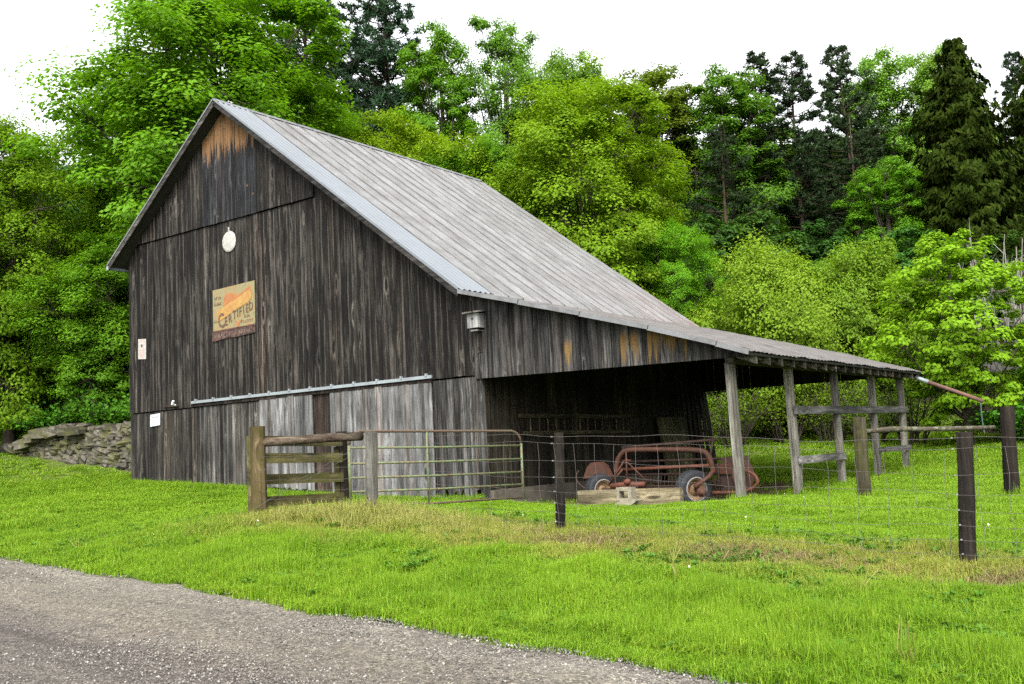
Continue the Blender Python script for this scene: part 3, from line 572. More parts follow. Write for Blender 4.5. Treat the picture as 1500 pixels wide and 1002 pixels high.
# ---------------------------------------------------------------- hay rake, timber and block in the shed mouth
M_redp = plain('weathered_red_paint', (.056, .017, .008), (.026, .0125, .0075), 11, .75, .0, .3)
M_redd = plain('rusted_red_metal', (.034, .016, .011), (.022, .012, .009), 6, .85)
M_redb = plain('bright_red_bar', (.088, .024, .0105), (.038, .0155, .0085), 11, .7)
M_tyre = plain('old_tyre_rubber', (.014, .0155, .019), (.009, .0098, .0115), 9, .8)
M_rim = plain('rusty_tan_rim', (.17, .11, .055), (.09, .045, .022), 6, .7); M_rimw = plain('pale_rim_edge', (.16, .155, .145), (.09, .075, .06), 9, .6)
rk = thing('hay_rake', 'rusty red side delivery hay rake parked under the shed roof', 'hay rake', (-2, 1.1, -.13))
def tb(name, pts, r, mat, par=None, n=8): return MB().tube(pts, r, n).build(name, mat, par or rk, True)
def dense(pts, k=4):
    P = [Vector(p) for p in pts]; P = [P[0]]+P+[P[-1]]; o = []
    for i in range(1, len(P)-2):
        for j in range(k):
            s = j/k; a, b, c, d = P[i-1:i+3]; o.append(.5*((2*b)+(c-a)*s+(2*a-5*b+4*c-d)*s*s+(3*b-a-3*c+d)*s**3))
    return o+[P[-2]]
tb('arch_frame', dense([(-3.14, .95, .54), (-3.10, .95, .78), (-2.97, .95, .95), (-2.76, .95, 1.01), (-2.0, 1.0, .99), (-1.25, 1.06, .94), (-1.08, 1.08, .82), (-1.02, 1.09, .62), (-1.01, 1.1, .48)]), .055, M_redp)
tb('top_rod', [(-3.11, 1.2, 1.07), (-.96, 1.3, 1.14)], .03, M_redd)
tb('rod_bracket', [(-3.06, 1.2, 1.07), (-3.05, 1.0, .9)], .02, M_redd); tb('rod_bracket', [(-1.05, 1.3, 1.2), (-1.04, 1.1, .85)], .022, M_redd)
tb('main_bar', [(-3.05, .96, .61), (-1.03, 1.09, .64)], .036, M_redb)
tb('reel_bar', [(-3.2, 1.42, .48), (-.9, 1.56, .46)], .026, M_redd); tb('reel_bar', [(-3.3, 1.5, .76), (-.9, 1.64, .75)], .026, M_redd); tb('reel_bar', [(-3.3, 1.75, .3), (-.9, 1.8, .28)], .026, M_redd); tb('reel_bar', [(-3.2, 1.25, .25), (-.9, 1.3, .22)], .024, M_redd)
for k in range(26):
    x = -3.1+k*.085; tb('tine', [(x, 1.42, .48), (x+.01, 1.36, .28), (x, 1.33, .12)], .006, M_redd, n=4)
MB().tube([(-3.13, .69, .29), (-2.8, .70, .31), (-2.36, .75, .31)], [.055, .065, .055], 8).build('lower_bar', M_redb, rk, True)
MB().lathe([(.0, -.07), (.05, -.06), (.075, 0), (.05, .06), (0, .07)], (-2.72, .66, .37), (1, 0, 0), 10).build('gear_case', M_redb, rk, True)
tb('diagonal_brace', [(-2.88, .87, .80), (-3.24, .82, .34)], .018, M_redp); tb('diagonal_brace', [(-2.95, .9, .62), (-3.28, .84, .30)], .022, M_redp); tb('diagonal_brace', [(-2.80, .86, .76), (-2.40, .9, .36)], .014, M_redp)
tb('mast', [(-2.83, .84, .36), (-2.83, .87, .98)], .018, M_redp); tb('mast_bar', [(-2.93, .86, .80), (-2.72, .86, .80)], .016, M_redp)
# tin shield over the left reel end
b = MB(); poly = [(-4.02, .44), (-3.92, .66), (-3.80, .78), (-3.62, .79), (-3.50, .70), (-3.40, .48)]
b.prism([(x, 1.02, z) for x, z in poly], (.05, .16, 0)); b.build('shield', M_redp, rk)
tb('shield_hoop', dense([(-4.1, 1.0, .62), (-4.18, 1.0, .45), (-4.05, 1.0, .28), (-3.85, 1.0, .2)]), .018, M_redd)
# right reel head: flat drum with side plates and the curved skid
def wheel(name, c, ax, r, w, parent, front):
    c = Vector(c); ax = Vector(ax).normalized()
    g = thing_part = MB().lathe([(r*.62, -w*.5), (r*.8, -w*.56), (r*.93, -w*.5), (r, -w*.32), (r*1.0, w*.32), (r*.93, w*.5), (r*.8, w*.56), (r*.62, w*.5)], c, ax, 28).build('tyre', M_tyre, front, True)
    tr = MB()
    a = ax.orthogonal().normalized(); e = ax.cross(a)
    for k in range(30):
        t_ = 2*math.pi*k/30; d = a*math.cos(t_)+e*math.sin(t_); tg = ax.cross(d)
        for s in (-1, 1):
            o = c+d*(r*.995)+ax*(s*w*.27); tr.bar(o-ax*w*.09, o+ax*w*.09, .03, .02, d)
    tr.build('tread', M_tyre, g)
    MB().lathe([(r*.64, w*.46), (r*.66, w*.53), (r*.60, w*.55), (r*.56, w*.48), (r*.57, w*.44)], c, ax, 28).build('rim_edge', M_rimw, g, True)
    MB().lathe([(r*.58, -w*.45), (r*.58, w*.46), (r*.50, w*.40), (r*.46, w*.2), (r*.3, w*.12), (r*.22, w*.3), (r*.16, w*.34), (0, w*.34)], c, ax, 20).build('rim', M_rim, g, True)
    MB().lathe([(r*.3, w*.125), (r*.34, w*.13), (r*.34, w*.16), (r*.30, w*.165)], c, ax, 12).build('hub_ring', M_redd, g, True)
    MB().tube([c+ax*w*.2, c+ax*w*.62], r*.12, 8).build('hub', M_redd, g)
wheel('wheel', (-1.31, .78, .19), (.86, -.50, 0), .375, .24, rk, rk)
wheel('wheel', (-3.56, 1.0, .2), (.86, -.50, 0), .345, .22, rk, rk)
tb('wheel_arm', [(-.93, .98, .55), (-1.0, .85, .42), (-1.2, .62, .24)], .045, M_redp)
MB().lathe([(0, 0), (.10, .0), (.10, .05), (.05, .06), (.045, .09), (0, .09)], (-1.06, .62, .14), (.5, -.86, 0), 14).build('hub_cap', M_redp, rk, True)
tb('axle', [(-3.5, 1.0, .2), (-1.3, .85, .2)], .03, M_redd)
MB().prism([(-1.02, 1.22, .66), (-.40, 1.24, .66), (-.40, 1.26, .44), (-1.02, 1.24, .46)], (0, .02, 0)).build('side_plate', M_redp, rk)
MB().prism([(-1.03, 1.30, .44), (-.40, 1.3, .44), (-.40, 1.3, .1), (-1.06, 1.3, .12)], (0, .02, 0)).build('rear_plate', M_redd, rk)
MB().lathe([(.0, 0), (.30, 0), (.315, .02), (.315, .05), (.28, .07), (0, .085)], (-.50, 1.3, .42), (.95, -.3, 0), 28).build('reel_head', M_redp, rk, True)
MB().prism([(-.9, 1.25, .74), (-.7, 1.25, .8), (-.45, 1.25, .78), (-.42, 1.25, .66), (-.9, 1.25, .66)], (0, .3, 0)).build('gear_cover', M_redd, rk)
tb('skid', dense([(-1.2, 1.1, .10), (-.6, 1.12, .10), (-.28, 1.13, .15), (-.13, 1.14, .26), (-.13, 1.14, .36), (-.22, 1.15, .46), (-.40, 1.2, .52)]), .035, M_redb)
tb('tie_rod', [(-1.02, 1.15, .40), (-1.02, 1.2, .1)], .02, M_redd); tb('tie_rod', [(-.95, 1.2, .68), (-.95, 1.22, .08)], .016, M_redd)
M_tim = wood('timber_wood', (.06, .048, .025), (.12, .10, .058), (.21, .18, .115), axis='x', streak=.6)
tm = MB().prism([(-3.6, .14, -.2), (-1.37, .30, -.2), (-1.36, .30, .15), (-1.37, .30, .25), (-2.5, .22, .245), (-3.62, .14, .235)], (0, .14, 0)).build('timber_beam', M_tim)
tag(tm, 'long weathered timber lying on the grass in front of the hay rake', 'timber')
M_conc = plain('pale_concrete', (.21, .19, .14), (.13, .115, .085), 12, .95, 0, .2, .01)
bk = thing('concrete_block', 'cream hollow concrete block standing on rubble before the timber', 'block', (-2.37, -.02, -.1))
b = MB(); y0, y1 = -.14, .06
for bx in ((-2.53, -2.47, .06, .30), (-2.27, -2.20, .06, .30), (-2.47, -2.27, .235, .30), (-2.47, -2.27, .02, .085)): b.box(bx[0], bx[1], y0, y1, bx[2], bx[3])
b.build('block', M_conc, bk)
MB().prism([(-2.62, y0-.02, -.16), (-2.52, y0-.02, -.16), (-2.47, y0-.02, -.08), (-2.36, y0-.02, -.12), (-2.3, y0-.02, -.16), (-2.22, y0-.02, -.06), (-2.08, y0-.02, .04), (-2.09, y0-.02, .07), (-2.24, y0-.02, .06), (-2.28, y0-.02, .018), (-2.5, y0-.02, .018), (-2.63, y0-.02, -.05)], (0, .2, 0)).build('broken_footing', M_conc, bk)
# ---------------------------------------------------------------- trees
def unit(a): return a/np.maximum(np.linalg.norm(a, axis=-1, keepdims=True), 1e-9)
def leaf_quads(c, nrm, L, Wd, dirv=None):
    n = len(c); r = nr.normal(size=(n, 3)) if dirv is None else dirv
    a = unit(r-nrm*(r*nrm).sum(1, keepdims=True)); b = np.cross(nrm, a)
    L = (L*nr.uniform(.6, 1.3, (n, 1)))*.5; Wd = (Wd*nr.uniform(.7, 1.2, (n, 1)))*.5
    return np.stack([c-a*L, c+b*Wd-a*L*.15, c+a*L-nrm*L*.25, c-b*Wd-a*L*.15], 1)
def make_decid(h, w, nl, npf, nlf, leaf, bottom=.15, shape=1.0, lob=.36, vert=.62, upb=.55, stems=1, seed=0, puff=.36, top=.0):
    """crown = lobes carried by limbs, each lobe a shell of leafy sprays"""
    g = np.random.default_rng(seed); py = random.Random(seed)
    zc = h*(bottom+(1-bottom)*.5); hz = h*(1-bottom)*.5; V = []; tr = MB()
    if stems == 1:
        tk = [(0, 0, -.4), (.05*w*py.uniform(-1, 1)*.3, 0, h*.2), (py.uniform(-.04, .04)*w, py.uniform(-.03, .03)*w, h*.5), (py.uniform(-.04, .04)*w, 0, h*.82)]
        r = h*.019; tr.tube(tk, [r*1.3, r, r*.7, r*.25], 8)
    lobes = []
    for i in range(nl):
        t_ = (i+.5)/nl; cz = 1-2*t_; ph = i*2.399963+py.uniform(-.4, .4); s = math.sqrt(1-cz*cz)
        prof = (1-top*max(cz, 0)) if cz > 0 else (1-.25*shape*abs(cz))
        rad = py.uniform(.50, .80) if i % 4 else py.uniform(.2, .45)
        lobes.append((Vector((math.cos(ph)*s*rad*w*.5*prof, math.sin(ph)*s*rad*w*.5*prof, zc+cz*hz*py.uniform(.66, .86))), py.uniform(.75, 1.25)*lob*w*.5))
    for lc, lr in lobes:
        if stems == 1:
            f = min(.8, max(.12, (lc.z/h)-.28-.1*py.random())); b0 = Vector((0, 0, h*f)); rb = h*.0075*(1.1-f)
        else:
            an = math.atan2(lc.y, lc.x)+py.uniform(-.3, .3); rr_ = py.uniform(.05, .25)*w*.5; b0 = Vector((math.cos(an)*rr_, math.sin(an)*rr_, -.1)); rb = h*.006
        md = b0.lerp(lc, .5)+Vector((0, 0, -.02*h if stems == 1 else .08*h)); tr.tube([b0, md, lc], [rb, rb*.7, rb*.3], 5, False)
        d = unit(g.normal(size=(npf, 3))+np.array([0, 0, .35])); R_ = lr*g.uniform(.55, 1.05, (npf, 1)); pc = np.array(lc)+d*R_*np.array([1, 1, .8])
        out = unit(pc-np.array([0, 0, zc-hz*.3]))
        for k in range(npf):
            if k % 2 == 0: tr.tube([lc, lc.lerp(Vector(pc[k]), .5)+Vector((0, 0, -.06*lr)), Vector(pc[k])], [rb*.32, rb*.22, rb*.1], 3, False)
            pr = lr*puff*g.uniform(.7, 1.3); q = unit(g.normal(size=(nlf, 3)))*pr*(np.minimum(g.uniform(0, 1, (nlf, 1))**.45, g.uniform(.5, 1, (nlf, 1))))*np.array([1.1, 1.1, vert])
            q[:, 2] += np.abs(q[:, 2])*.15-.18*(q[:, 0]**2+q[:, 1]**2)/pr
            nm = unit(np.array([0, 0, upb])+out[k]*.45+unit(q)*.55+g.normal(size=(nlf, 3))*.22)
            V.append(leaf_quads(pc[k]+q, nm, leaf, leaf*.72))
    return tr.mesh('trunk', True), quads_mesh('crown', np.concatenate(V))
def make_pine(h, w, seed, bare=.35, whorl=5, step=.55, tuft=26, nl=.34, up=.25, irr=.3):
    g = np.random.default_rng(seed); py = random.Random(seed); V = []; tr = MB(); r = h*.012
    bend = [py.uniform(-.02, .02)*h for _ in range(2)]
    ax = lambda z: Vector((bend[0]*math.sin(z/h*2.4), bend[1]*math.sin(z/h*3), z))
    tr.tube([ax(h*k/10)-Vector((0, 0, .4 if k == 0 else 0)) for k in range(11)], [r*(1.15-1.08*k/10) for k in range(11)], 7)
    z = h*.10; 
    while z < h*.99:
        f = z/h; L = w*.5*(min(1, (1-f)*2.1+.12))*(1 if f > bare else .45+.3*f)
        for k in range(whorl):
            if py.random() < irr*(1 if f > bare else 2.4): continue
            an = py.uniform(0, 6.28); l = L*py.uniform(.6, 1.15); b0 = ax(z); e = b0+Vector((math.cos(an)*l, math.sin(an)*l, l*(up+.5*(f-.5)+py.uniform(-.12, .15))))
            md = b0.lerp(e, .55)+Vector((0, 0, -.07*l)); tr.tube([b0, md, e], [r*.26*(1.1-f*.7), r*.15, r*.05], 3, False)
            if f < bare and py.random() < .55: continue
            ns = max(2, int(l/.42))
            for s in range(ns):
                u = .35+.65*(s+1)/ns; c = np.array((b0.lerp(md, u/.55) if u < .55 else md.lerp(e, (u-.55)/.45))); side = g.normal(size=3)*np.array([.2, .2, .08])*l*.8
                c = c+side
                dv = unit(g.normal(size=(tuft, 3))*np.array([1, 1, .7])+np.array([math.cos(an)*.5, math.sin(an)*.5, .55]))
                q = c+dv*nl*.55*g.uniform(.5, 1.2, (tuft, 1)); V.append(leaf_quads(q, unit(g.normal(size=(tuft, 3))), nl, nl*.17, dv))
        z += step*py.uniform(.7, 1.3)*(1.0 if f > bare else 1.5)
    return tr.mesh('trunk', True), quads_mesh('crown', np.concatenate(V))
def make_spruce(h, w, seed):
    g = np.random.default_rng(seed); py = random.Random(seed); V = []; tr = MB(); r = h*.014
    tr.tube([(0, 0, -.4), (0, 0, h*.5), (0, 0, h)], [r, r*.6, r*.05], 7); z = h*.03
    while z < h*.995:
        f = z/h; L = w*.5*((1-f)**.72*.97+.03)*(.86+.28*py.random()); nb = 13 if f < .8 else 8
        for k in range(nb):
            an = py.uniform(0, 6.28); l = L*py.uniform(.7, 1.18); ns = max(4, int(l/.15))
            dr = np.array([math.cos(an), math.sin(an), 0]); sag = .42-.30*f
            u = (np.arange(ns)+g.uniform(0, 1, ns))/ns; c = np.array([0, 0, z])+dr*(u*l)[:, None]; c[:, 2] += l*(.25*f*u-sag*u+.32*u**3)
            sd = np.array([-dr[1], dr[0], 0])
            for rep in range(9):
                q = c+sd*(g.normal(size=(ns, 1))*.17*(l*(1.1-u)[:, None]+.25)); hang = g.uniform(.2, .75, (ns, 1)); q[:, 2] -= hang[:, 0]*.32
                dv = unit(np.array([0, 0, -.9])+dr*.55+g.normal(size=(ns, 3))*.35); V.append(leaf_quads(q, unit(dr*.8+np.array([0, 0, .45])+g.normal(size=(ns, 3))*.35), .40, .11, dv))
        z += .30*py.uniform(.8, 1.2)
    return tr.mesh('trunk', True), quads_mesh('crown', np.concatenate(V))
def make_shrub(h, w, ns, nlf, leaf, seed, lean=.55, ups=.25, narrow=.72, lo=.3):
    g = np.random.default_rng(seed); py = random.Random(seed); V = []; tr = MB()
    for s in range(ns):
        an = py.uniform(0, 6.28); e = py.uniform(.1, 1)**.6; l = h*py.uniform(.65, 1.05)*(1-.25*e); b0 = Vector((math.cos(an)*.12*w, math.sin(an)*.12*w, -.1))
        P = [b0]
        for k in range(1, 6):
            u = k/5; P.append(b0+Vector((math.cos(an)*e*w*.42*u**1.5+py.uniform(-.05, .05)*l*.5, math.sin(an)*e*w*.42*u**1.5+py.uniform(-.05, .05)*l*.5, l*(u-lean*.25*e*u**3))))
        tr.tube(P, [.018+.004*h*(1-k/5)**.8 for k in range(6)], 3, False)
        for tw in range(5):
            u = py.uniform(.35, .95); i = min(4, int(u*5)); a = P[i].lerp(P[i+1], u*5-i); e2 = a+Vector((py.uniform(-1, 1), py.uniform(-1, 1), py.uniform(.1, .9)))*.16*h; tr.tube([a, e2], [.012, .004], 3, False)
        if nlf:
            u = lo+(1-lo)*g.uniform(0, 1, nlf)**.7; idx = np.minimum(4, (u*5).astype(int)); A = np.array([tuple(p) for p in P]); c = A[idx]+(A[idx+1]-A[idx])*(u*5-idx)[:, None]
            c = c+g.normal(size=(nlf, 3))*np.array([1, 1, .7])*h*.062*(.6+u[:, None])
            dv = unit(g.normal(size=(nlf, 3))+np.array([math.cos(an)*.6, math.sin(an)*.6, ups])); V.append(leaf_quads(c, unit(g.normal(size=(nlf, 3))*.6+np.array([0, 0, .6])), leaf, leaf*narrow, dv))
    return tr.mesh('stems', True), (quads_mesh('foliage', np.concatenate(V)) if V else None)
M_bark = plain('bark', (.035, .028, .021), (.06, .05, .04), 3, .95, 0, .1, .02)
M_barkp = plain('pine_bark', (.032, .022, .016), (.055, .04, .03), 3, .95, 0, .1, .02)
M_greytwig = plain('dead_twig_bark', (.17, .155, .14), (.11, .10, .09), 5, .9)
LM = dict(
 bright=leafmat('maple_leaves', (.080, .180, .006), (.130, .262, .009), .5, hi=(.180, .305, .014)),
 mid=leafmat('green_leaves', (.060, .148, .006), (.10, .215, .009), .48, hi=(.14, .26, .012)),
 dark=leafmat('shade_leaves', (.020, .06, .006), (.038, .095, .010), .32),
 yellow=leafmat('spring_leaves', (.108, .180, .005), (.160, .240, .008), .5, hi=(.195, .26, .012)),
 olive=leafmat('olive_leaves', (.085, .14, .010), (.13, .19, .014), .38),
 cool=leafmat('cool_leaves', (.07, .17, .014), (.11, .23, .020), .5),
 pale=leafmat('pale_leaves', (.095, .19, .018), (.13, .235, .025), .4),
 pine=leafmat('pine_needles', (.013, .026, .010), (.026, .044, .017), .08, rough=.8, spec=.03), wpine=leafmat('white_pine_needles', (.018, .04, .02), (.036, .066, .032), .1, rough=.8, spec=.03),
 spruce=leafmat('spruce_needles', (.010, .020, .003), (.020, .036, .004), .08, hi=(.032, .046, .006), rough=.9, spec=.02),
 willow=leafmat('willow_leaves', (.110, .20, .012), (.145, .245, .017), .52), sap=leafmat('sapling_leaves', (.105, .22, .006), (.145, .28, .009), .45, hi=(.18, .31, .012)),
 brush=leafmat('brush_leaves', (.09, .16, .010), (.13, .21, .014), .45), hedge=leafmat('hedge_leaves', (.05, .15, .010), (.085, .21, .014), .38))
PR = dict(D0=(16, 12, make_decid(16, 12, 36, 18, 235, .165, .10, seed=1, puff=.42, upb=.75)), D1=(16, 12, make_decid(16, 12, 34, 18, 220, .165, .02, puff=.42, upb=.75, seed=2, lob=.38)), D2=(16, 12, make_decid(16, 12, 34, 17, 220, .16, .17, puff=.42, upb=.75, seed=3, lob=.33)),
 S0=(17, 7, make_decid(17, 7, 26, 13, 190, .145, .28, seed=4, lob=.40, puff=.44)), S1=(17, 7, make_decid(17, 7, 24, 11, 160, .14, .34, seed=5, lob=.42, puff=.46)), S2=(17, 7, make_decid(17, 7, 28, 12, 190, .145, .2, seed=6, lob=.36, puff=.44)),
 U0=(6, 5, make_decid(6, 5, 24, 13, 110, .125, .05, seed=7, lob=.42, vert=.55)), U1=(6, 5, make_decid(6, 5, 24, 13, 105, .13, .02, seed=8, lob=.40, vert=.5)),
 P0=(18, 6, make_pine(18, 6, 21, irr=.15, tuft=34)), P1=(18, 5, make_pine(18, 5, 22, bare=.48, irr=.12, step=.42, tuft=38, whorl=6, nl=.36)), P2=(18, 6, make_pine(18, 6, 23, bare=.25, whorl=8, step=.42, up=.35, nl=.36, tuft=36, irr=.12)), SP=(16, 7, make_spruce(16, 7, 31)),
 W0=(7, 7, make_decid(7, 7, 34, 15, 150, .115, .02, seed=41, lob=.34, vert=.9, upb=.35, stems=6, puff=.5)), W1=(7, 7, make_decid(7, 7, 34, 15, 150, .115, .02, seed=42, lob=.34, vert=.9, upb=.35, stems=6, puff=.5)),
 B0=(3, 2.6, make_shrub(3, 2.6, 22, 95, .075, 43, .3, lo=.4)), B1=(3, 2.6, make_shrub(3, 2.6, 20, 110, .08, 44, .5, lo=.4)), H0=(2, 2.6, make_shrub(2, 2.6, 40, 110, .13, 45, .8, lo=.1)), X0=(5, 2.5, make_shrub(5, 2.5, 22, 0, .1, 46, .1)))
used = set(); protos = {}
def plant(kind, x, y, ztop, w, mat, name, label, cat='tree', group=None, zoff=0, rot=None):
    h0, w0, (tm_, cm) = PR[kind]; z = tz(x, y)+zoff; h = ztop-z
    o = thing(name, label, cat, (x, y, z), group); s = w/w0; o.scale = (s, s, h/h0); o.rotation_euler = (0, 0, rng.uniform(0, 6.28) if rot is None else rot)
    bark = M_greytwig if kind == 'X0' else M_barkp if kind[0] in 'PS' and kind != 'S0' and kind[:2] not in ('S1', 'S2') else M_bark
    for nm, me, m in (('stems' if kind[0] in 'WBHX' else 'trunk', tm_, bark), ('foliage' if kind[0] in 'WBHX' else 'crown', cm, LM.get(mat))):
        if me is None: continue
        if not me.materials: me.materials.append(m)
        c = bpy.data.objects.new(nm, me); COL.objects.link(c); c.parent = o
        c.material_slots[0].link = 'OBJECT'; c.material_slots[0].material = m
    return o
TREES = [
 ('D0', -24.1, 7.0, 20.9, 14.2, 'bright', 'maple_tree', 'huge bright green maple towering behind the gable peak'),
 ('D1', -30.2, 1.9, 15.2, 8.2, 'bright', 'maple_tree', 'tall leafy maple at the far left edge, lower than the huge maple'),
 ('D1', -25.6, 3.6, 10.0, 7.0, 'mid', 'maple_tree', 'low spreading maple above the stone wall, left of the gable'),
 ('D2', -31.5, -2.2, 12.3, 7.0, 'mid', 'maple_tree', 'maple cut by the left edge of the view beyond the wall end'),
 ('D2', -26.1, 13.3, 18.6, 8.4, 'bright', 'maple_tree', 'bright maple shoulder above the front part of the roof ridge'),
 ('P2', -36.9, 23.6, 33.0, 9.0, 'wpine', 'pine_tree', 'tall blue-green pine behind the huge maple, the left one of two'),
 ('P2', -33.3, 26.4, 31.3, 8.6, 'wpine', 'pine_tree', 'tall blue-green pine standing clear right of the huge maple'),
 ('S0', -28.1, 25.8, 26.6, 6.2, 'mid', 'deciduous_tree', 'rounded green tree just right of the tall blue-green pines'),
 ('S1', -26.0, 29.3, 27.9, 6.8, 'cool', 'deciduous_tree', 'thin tall tree with sky showing through, above the roof ridge'),
 ('D2', -22.1, 30.5, 24.6, 8.6, 'cool', 'deciduous_tree', 'full green treetop right of the thin see-through tree'),
 ('S1', -24.6, 33.5, 25.5, 5.0, 'mid', 'deciduous_tree', 'narrow green tree between the see-through tree and the full treetop'),
 ('D2', -22.4, 16.2, 16.8, 9.0, 'yellow', 'deciduous_tree', 'low yellow-green tree just above the middle of the ridge'),
 ('D0', -19.3, 17.4, 15.4, 7.4, 'bright', 'deciduous_tree', 'fresh green tree peeking over the back end of the ridge'),
 ('D0', -14.6, 19.4, 17.6, 10.4, 'yellow', 'deciduous_tree', 'big yellow-green tree behind the back slope of the roof'),
 ('S2', -19.4, 35.0, 24.6, 9.5, 'olive', 'deciduous_tree', 'olive tinted treetop right of the big yellow-green tree'),
 ('D2', -11.3, 20.4, 10.6, 4.4, 'bright', 'deciduous_tree', 'small green tree leaning out low over the roof slope'),
 ('S2', -14.9, 35.9, 23.3, 8.6, 'cool', 'deciduous_tree', 'airy cool green tree left of the bare-trunked pines'),
 ('P0', -13.6, 32.5, 18.2, 5.0, 'pine', 'pine_tree', 'shorter dark pine in front of the airy cool green tree'),
 ('P1', -13.8, 39.0, 24.6, 6.0, 'pine', 'pine_tree', 'tufted bare-trunked pine, left of the three on the skyline'),
 ('P1', -11.3, 38.5, 23.7, 5.4, 'pine', 'pine_tree', 'tufted bare-trunked pine, middle of the three on the skyline'),
 ('P1', -9.9, 41.2, 24.6, 5.4, 'pine', 'pine_tree', 'tufted bare-trunked pine, right of the three on the skyline'),
 ('S0', -8.2, 45.4, 25.2, 8.0, 'pale', 'deciduous_tree', 'pale loose treetop between the tufted pines and the spruce'),
 ('S2', -5.2, 46.0, 25.4, 6.0, 'pale', 'deciduous_tree', 'pale airy treetop touching the left side of the big spruce'),
 ('P0', -8.6, 38.5, 19.0, 6.2, 'pine', 'pine_tree', 'broad dusky pine below the pale loose treetop'),
 ('SP', -2.6, 37.6, 21.6, 10.5, 'spruce', 'spruce_tree', 'large dark olive spruce with drooping boughs, whole peak in view'),
 ('SP', 1.0, 42.1, 22.8, 10.0, 'spruce', 'spruce_tree', 'dark spruce cut by the right edge of the view'),
 ('P1', -2.2, 54.2, 26.0, 4.2, 'pine', 'pine_tree', 'small pine top showing between the two spruces'),
 ('S2', -6.1, 35.4, 15.6, 5.4, 'mid', 'deciduous_tree', 'bright bough of a green tree left of the big spruce'),
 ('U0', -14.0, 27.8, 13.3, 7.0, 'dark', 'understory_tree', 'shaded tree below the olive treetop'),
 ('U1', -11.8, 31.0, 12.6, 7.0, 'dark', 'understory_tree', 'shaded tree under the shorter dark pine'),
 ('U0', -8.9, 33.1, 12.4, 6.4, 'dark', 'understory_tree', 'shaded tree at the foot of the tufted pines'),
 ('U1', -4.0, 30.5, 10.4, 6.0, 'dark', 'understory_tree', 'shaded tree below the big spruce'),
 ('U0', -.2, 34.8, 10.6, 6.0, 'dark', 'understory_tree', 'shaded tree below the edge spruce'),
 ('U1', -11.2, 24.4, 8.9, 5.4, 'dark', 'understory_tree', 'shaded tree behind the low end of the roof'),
 ('W0', -6.5, 19.4, 8.6, 6.4, 'willow', 'willow_bush', 'broad yellow-green willow bush behind the shed, left dome', 'bush'),
 ('W1', -4.0, 21.4, 8.5, 6.0, 'willow', 'willow_bush', 'yellow-green willow bush next to the bright sapling', 'bush'),
 ('U1', .75, 15.8, 7.2, 5.4, 'sap', 'maple_sapling', 'bright lime green young maple right of the shed'),
 ('U0', 3.4, 18.6, 5.2, 4.6, 'sap', 'maple_sapling', 'lime green sapling cut by the right edge behind the leaning post'),
 ('X0', .1, 26.1, 10.0, 3.4, None, 'bare_shrub', 'taller leafless grey shrub behind the lime green young maple', 'shrub'),
 ('X0', 1.5, 24.7, 8.7, 3.0, None, 'bare_shrub', 'shorter leafless grey shrub at the right edge', 'shrub'),
]
for k in TREES: plant(*k[:8], *(k[8:] or ('tree',)))
FOREST = [
 (-50.8, 23.6, 30.0, 14.6, 'dark forest tree behind the trunk of the huge maple'),
 (-43.5, 31.7, 28, 15, 'dark forest tree under the two tall blue-green pines'),
 (-33.2, 43.0, 27, 15, 'dark forest tree behind the full green treetop over the ridge'),
 (-28.3, 46.9, 25, 13, 'dark forest tree behind the right half of the big yellow-green tree'),
 (-22.6, 47.6, 22.6, 11, 'dark forest tree deep behind the olive tinted treetop'),
 (-17.5, 53.6, 23.2, 11, 'dark forest tree deep behind the tufted bare-trunked pines'),
 (-8.7, 57.5, 24.3, 12, 'dark forest tree behind the gap left of the big spruce'),
 (-1.6, 60.9, 23.5, 12, 'dark forest tree deep behind the edge spruce'),
 (-49.6, 13.5, 19.8, 12.5, 'dark forest tree behind the low maple above the stone wall'),
 (-38, 15, 20, 11, 'dark forest tree behind the upper crown of the huge maple'),
 (-29, 21, 17, 8, 'dark forest tree below the rounded green tree, close over the ridge'),
 (-17.5, 27, 14, 8, 'dark forest tree low behind the small green tree over the roof slope'),
 (6, 46, 20, 9, 'dark forest tree beyond the right edge of the view'),
 (-43, 0, 18.4, 10, 'dark forest tree beyond the left edge of the view'),
 (-36, 7, 16, 9, 'dark forest tree between the far left maple and the huge maple'),
 (-15.5, 44, 18, 9, 'dark forest tree between the left and middle tufted pines'),
 (-5.5, 51, 19, 9, 'dark forest tree showing under the small pine top between the spruces'),
 (-21, 39, 18, 9, 'dark forest tree filling the shade beneath the olive tinted treetop'),
 (-12.5, 46, 19, 9, 'dark forest tree between the middle and right tufted pines'),
 (-9.5, 48, 19.5, 8, 'dark forest tree behind the pale loose treetop'),
 (-11, 43, 16.5, 8, 'dark forest tree at the foot of the right tufted pine'),
 (-7, 41.5, 16, 7, 'dark forest tree filling the shade left of the big spruce'),
 (-16.5, 40, 19, 8, 'dark forest tree behind the airy cool green tree'),
 (-13, 50, 22, 9, 'dark forest tree high behind the right tufted pine'),
 (-19, 46, 22, 9, 'dark forest tree highest behind the shorter dark pine'),
 (-5, 44.5, 17, 7, "dark forest tree close behind the big spruce's left boughs"),
]
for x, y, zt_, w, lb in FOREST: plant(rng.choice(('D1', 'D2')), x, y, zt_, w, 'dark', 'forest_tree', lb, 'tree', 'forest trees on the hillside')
SH = [('B0', -7.3, 16.6, 3.4, 3.0, 'straggly shrub behind the shed, next to the barn end'), ('B1', -5.9, 18.2, 3.7, 3.2, 'straggly shrub seen between the first two shed posts'), ('B0', -4.4, 18.6, 3.4, 3.0, 'straggly shrub seen past the second shed post'), ('B1', -2.9, 18.2, 3.3, 3.0, 'straggly shrub seen past the third shed post'), ('B0', -1.3, 17.3, 3.1, 2.8, 'straggly shrub at the far corner post of the shed'), ('B1', -8.9, 18.4, 4.2, 3.4, 'straggly shrub mostly hidden by the end of the barn wall')]
